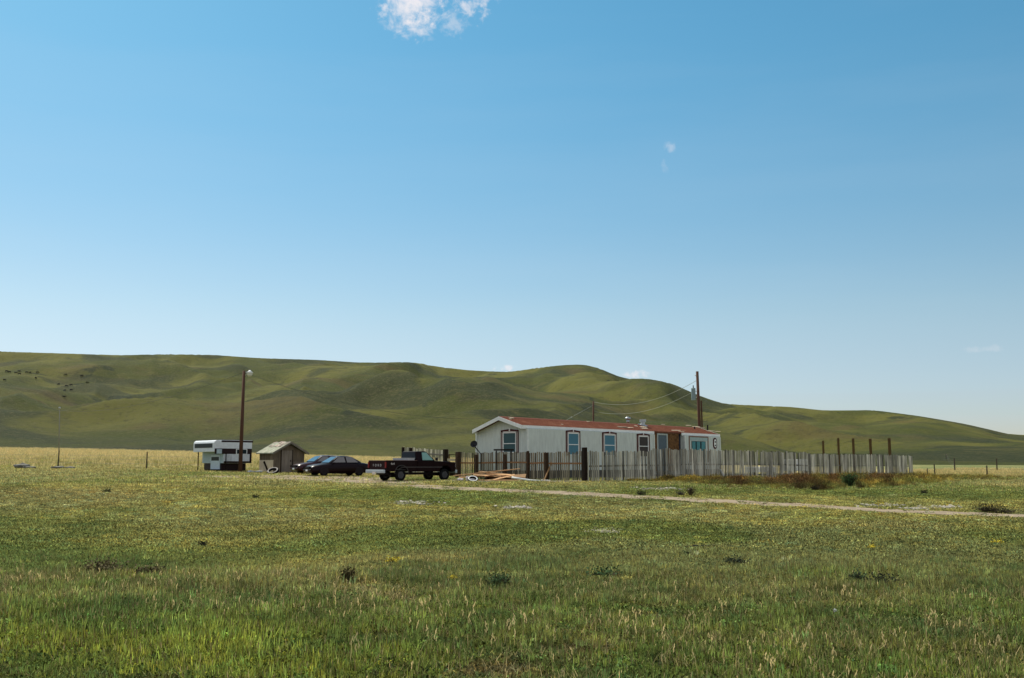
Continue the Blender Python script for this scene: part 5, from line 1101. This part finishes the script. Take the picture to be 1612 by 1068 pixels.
scatter_gn('pasture_turf', T_short, X, Y, ground(X, Y) - .005, rng.uniform(.9, 1.7, len(X)) * 1.25, rng.choice(3, len(X)), c, zs=rng.uniform(.35, .75, len(X)), label='grazed pasture turf on both sides of the dirt track')
X, Y = pts_in(52, 116, 120000, .58, 4); px = colpx(X, Y); h0_, h1_ = haymask(px, Y); keep = ~inroad(X, Y) & (h0_ < .6) & (rng.uniform(0, 1, len(X)) < .5 + .7 * sst(.35, .6, fbm(X, Y, 3, 3, 402)))
X, Y = X[keep], Y[keep]; c = vary(field_color(X, Y), .35); scatter_gn('yard_grass', T_far, X, Y, ground(X, Y) - .01, rng.uniform(.7, 1.7, len(X)), rng.choice(2, len(X)), c, label='rough grass round the house and yard')
# hay meadow
X, Y = pts_in(84, 204, 95000, .60, 6); px = colpx(X, Y); h0_, h1_ = haymask(px, Y); vis = (px < 780) | (px > 1400)
keep = vis & (rng.uniform(0, 1, len(X)) < h0_ * h1_ * (.55 + .6 * fbm(X, Y, 8, 2, 500))); X, Y, px = X[keep], Y[keep], px[keep]
st = np.interp(px, [-900, 0, 230, 330, 430, 560, 640, 1436, 1612], [86, 86, 88, 92, 96, 100, 104, 106, 112]); gr_ = sst(60, 4, Y - st + 14 * (fbm(X, Y, 7, 2, 501) - .5))
c = vary(lerpc((.46, .40, .17), (.21, .235, .07), gr_), .2)
scatter_gn('hay_meadow', T_hay, X, Y, ground(X, Y) - .02, rng.uniform(.7, 1.1, len(X)) * np.interp(Y - st, [0, 12, 30], [.45, .8, 1]), rng.choice(3, len(X)), c, label='tall yellow hay meadow below the hills')
# weeds along the fence
PXW = np.arange(985, 1640, 5.); YB = [onground(p, float(np.interp(p, [985, 1060, 1130, 1180, 1290, 1360, 1440, 1500, 1640], [758, 759.5, 767, 771.5, 773, 770, 765, 760, 757])), 30, 110).y for p in PXW]
kk = (PXW - 806) / F * math.cos(PITCH); tt = (B[0] - kk * B[1]) / (kk * (C_[1] - B[1]) - (C_[0] - B[0])); YF = np.where(tt < 1.0, B[1] + (C_[1] - B[1]) * tt, np.interp(PXW, [1436, 1500, 1640], [85, 92, 100])) - .35
n = 16000; px = rng.uniform(985, 1640, n); yb_ = np.interp(px, PXW, YB) + 2.5 * (fbm(px, px * 0, 14, 3, 611) - .5); yf_ = np.interp(px, PXW, YF); f = rng.uniform(0, 1, n); Y = np.minimum(yb_, yf_ - .3) * (1 - f) + yf_ * f; X = (px - 806) / F * math.cos(PITCH) * Y
pn = px + 30 * (fbm(X, Y, 3, 3, 612) - .5)
c = lerpc((.27, .205, .048), (.170, .170, .045), sst(.4, .6, fbm(X, Y, 2.4, 3, 603)))
c = tow(c, (.085, .060, .026), .75 * sst(.50, .64, fbm(X, Y, 1.3, 3, 605)))
rust = np.maximum.reduce([np.exp(-((pn - p_) / w__) ** 2) for p_, w__ in ((1158, 20), (1215, 14), (1240, 20), (1265, 20), (1312, 10), (1378, 18), (1398, 12))]) * sst(.15, .35, f) * sst(1.15, .8, f)
dark = np.maximum.reduce([np.exp(-((pn - p_) / w__) ** 2) for p_, w__ in ((1255, 22), (1283, 14), (1160, 9), (1345, 10), (1400, 8))]) * sst(.75, .4, f)
c = tow(c, (.135, .062, .030), rust * .85); c = tow(c, (.040, .022, .013), dark * .85); c = vary(c, .45)
keep = (rng.uniform(0, 1, n) < np.interp(px, [985, 1030, 1080, 1500, 1560, 1640], [.15, .45, .9, .8, .35, .1]) * (.3 + .9 * sst(.38, .55, fbm(X, Y, 1.1, 3, 604)))) & ~((np.abs(px - 1338) < 8) & (f < .6))
sc = rng.uniform(.5, 1.0, n) * np.interp(px, [985, 1060, 1200, 1300, 1436, 1500, 1640], [.4, .65, .9, 1.0, .9, .7, .45]) * (.15 + 1.5 * np.clip(fbm(X, Y, 1.6, 3, 602) - .1, 0, 1)) * np.interp(f, [0, .2, 1], [.55, 1, 1])
scatter_gn('weeds', T_weed, X[keep], Y[keep], ground(X[keep], Y[keep]) - .02, sc[keep], rng.choice(3, n, p=[.42, .38, .2])[keep], c[keep], label='rusty red and olive weeds growing along the grey picket fence')

# single plants
def plant(name, label, cat, px, py, h, w_, n, col, group=None, Y=None, thin=1.0):
    q = onground(px, py, 8, 120) if Y is None else at(px, Y); rs = random.Random(label); root = thing(name, label, cat, q, 0, group)
    st = MB(); lf = MB()
    for k in range(max(9, n // 7)):
        a = rs.uniform(0, 6.28); r = rs.uniform(.1, 1) * w_ / 2; e = Vector((math.cos(a) * r, math.sin(a) * r, h * rs.uniform(.55, 1))); st.tube([(0, 0, -.05), e * .5 + Vector((0, 0, .08 * h)), e], [.012 * thin + .004, .008 * thin, .003], 4, False)
        for j in range(14):
            t_ = rs.uniform(.25, 1.05); c = e * t_ + Vector((rs.gauss(0, .12), rs.gauss(0, .12), rs.gauss(0, .08))) * w_; c.z = max(.01, c.z); s_ = rs.uniform(.5, 1.3) * .034 * (1 + w_ * .5); u = Vector((rs.uniform(-1, 1), rs.uniform(-1, 1), rs.uniform(-.5, 1))).normalized() * s_; v = u.orthogonal().normalized() * s_ * .4
            lf.tint = rs.random(); lf.add([c, c + u * .5 + v, c + u, c + u * .5 - v], [(0, 1, 2, 3)])
    st.build('stem', mat('plant_stem', (.06, .05, .03), .8), root); lf.build('foliage', mat('foliage_' + '_'.join('%d' % int(x * 1000) for x in col), col, .95, var=.3, scale=5, tint=True, spec=.05), root); return root
plant('bush', 'round dark green bush before the grey picket fence', 'bush', 1338, 767, .80, 1.05, 1100, (.035, .075, .025))
G = 'small weed clumps in the pasture'
for (px, py, h_, w__, n_, col, lab) in ((1087, 781, .40, .6, 260, (.07, .055, .025), 'brown upright weed clump on the verge of the dirt track'), (1072, 781, .22, .6, 180, (.06, .055, .04), 'grey brown low weed beside the upright clump on the verge'), (1010, 780.5, .2, .7, 200, (.04, .045, .02), 'low dark weed on the far verge below the tall dark post'),
     (1556, 807.5, .24, 1.3, 420, (.035, .030, .015), 'dark bushy weed where the track leaves the photo'), (1578, 808.5, .16, 1.0, 240, (.04, .035, .018), 'flat dark weed trailing beside the dark bushy one'), (1283, 773, .25, .6, 250, (.02, .018, .01), 'small black tuft below the rusty weeds'),
     (785, 929, .24, .45, 300, (.07, .11, .045), 'dark green leafy clump in the near grass'), (548, 920, .26, .3, 220, (.09, .075, .03), 'brown spiky clump on the grass ridge'), (1350, 923, .26, .3, 160, (.06, .09, .04), 'tall thin weed over the shallow ditch'), 
     (1385, 925, .14, .8, 260, (.03, .035, .018), 'dark low clump in the shallow ditch past the thin weed'), (165, 905, .16, .9, 420, (.12, .10, .05), 'dry brown clump on the grass ridge'), (235, 910, .16, .6, 300, (.11, .09, .045), 'smaller dry clump beside the dry brown clump'),
     (318, 862, .12, .25, 120, (.03, .03, .02), 'tiny dark clump alone on the turf'),
     (1157, 891, .14, .5, 240, (.03, .04, .025), 'dark clump below the torn rubber strip'), (1081, 877, .1, .25, 120, (.03, .04, .02), 'tiny dark clump beside the torn rubber strip'), (950, 909, .10, .8, 200, (.05, .09, .035), 'wide dark green clump across the middle turf'),
     (402, 785, .16, .4, 120, (.03, .035, .02), 'black speck of weed on the turf below the lamp post'), (168, 776, .16, .5, 140, (.03, .035, .02), 'black weed speck on the turf below the field post'), (1455, 778, .2, .4, 140, (.025, .025, .015), 'black weed speck on the turf past the fence corner')):
    plant('weed_clump', lab, 'weed', px, py, h_, w__, n_, col, G)
for (px, py, s_, lab) in ((621, 889, .30, 'larger patch of yellow flowers on the turf'), (714, 917, .14, 'small yellow flower tuft below the larger patch'), (1570, 858, .22, 'yellow flowering weed before the track end'), (1374, 866, .16, 'yellow flowers in the turf below the paper scrap'), (1390, 798, .5, 'yellow flowering weed on the track verge')):
    plant('flower_clump', lab, 'flowers', px, py, .10 + s_ * .12, s_ * 1.3, 70, (.50, .40, .04), 'yellow flowers in the pasture')
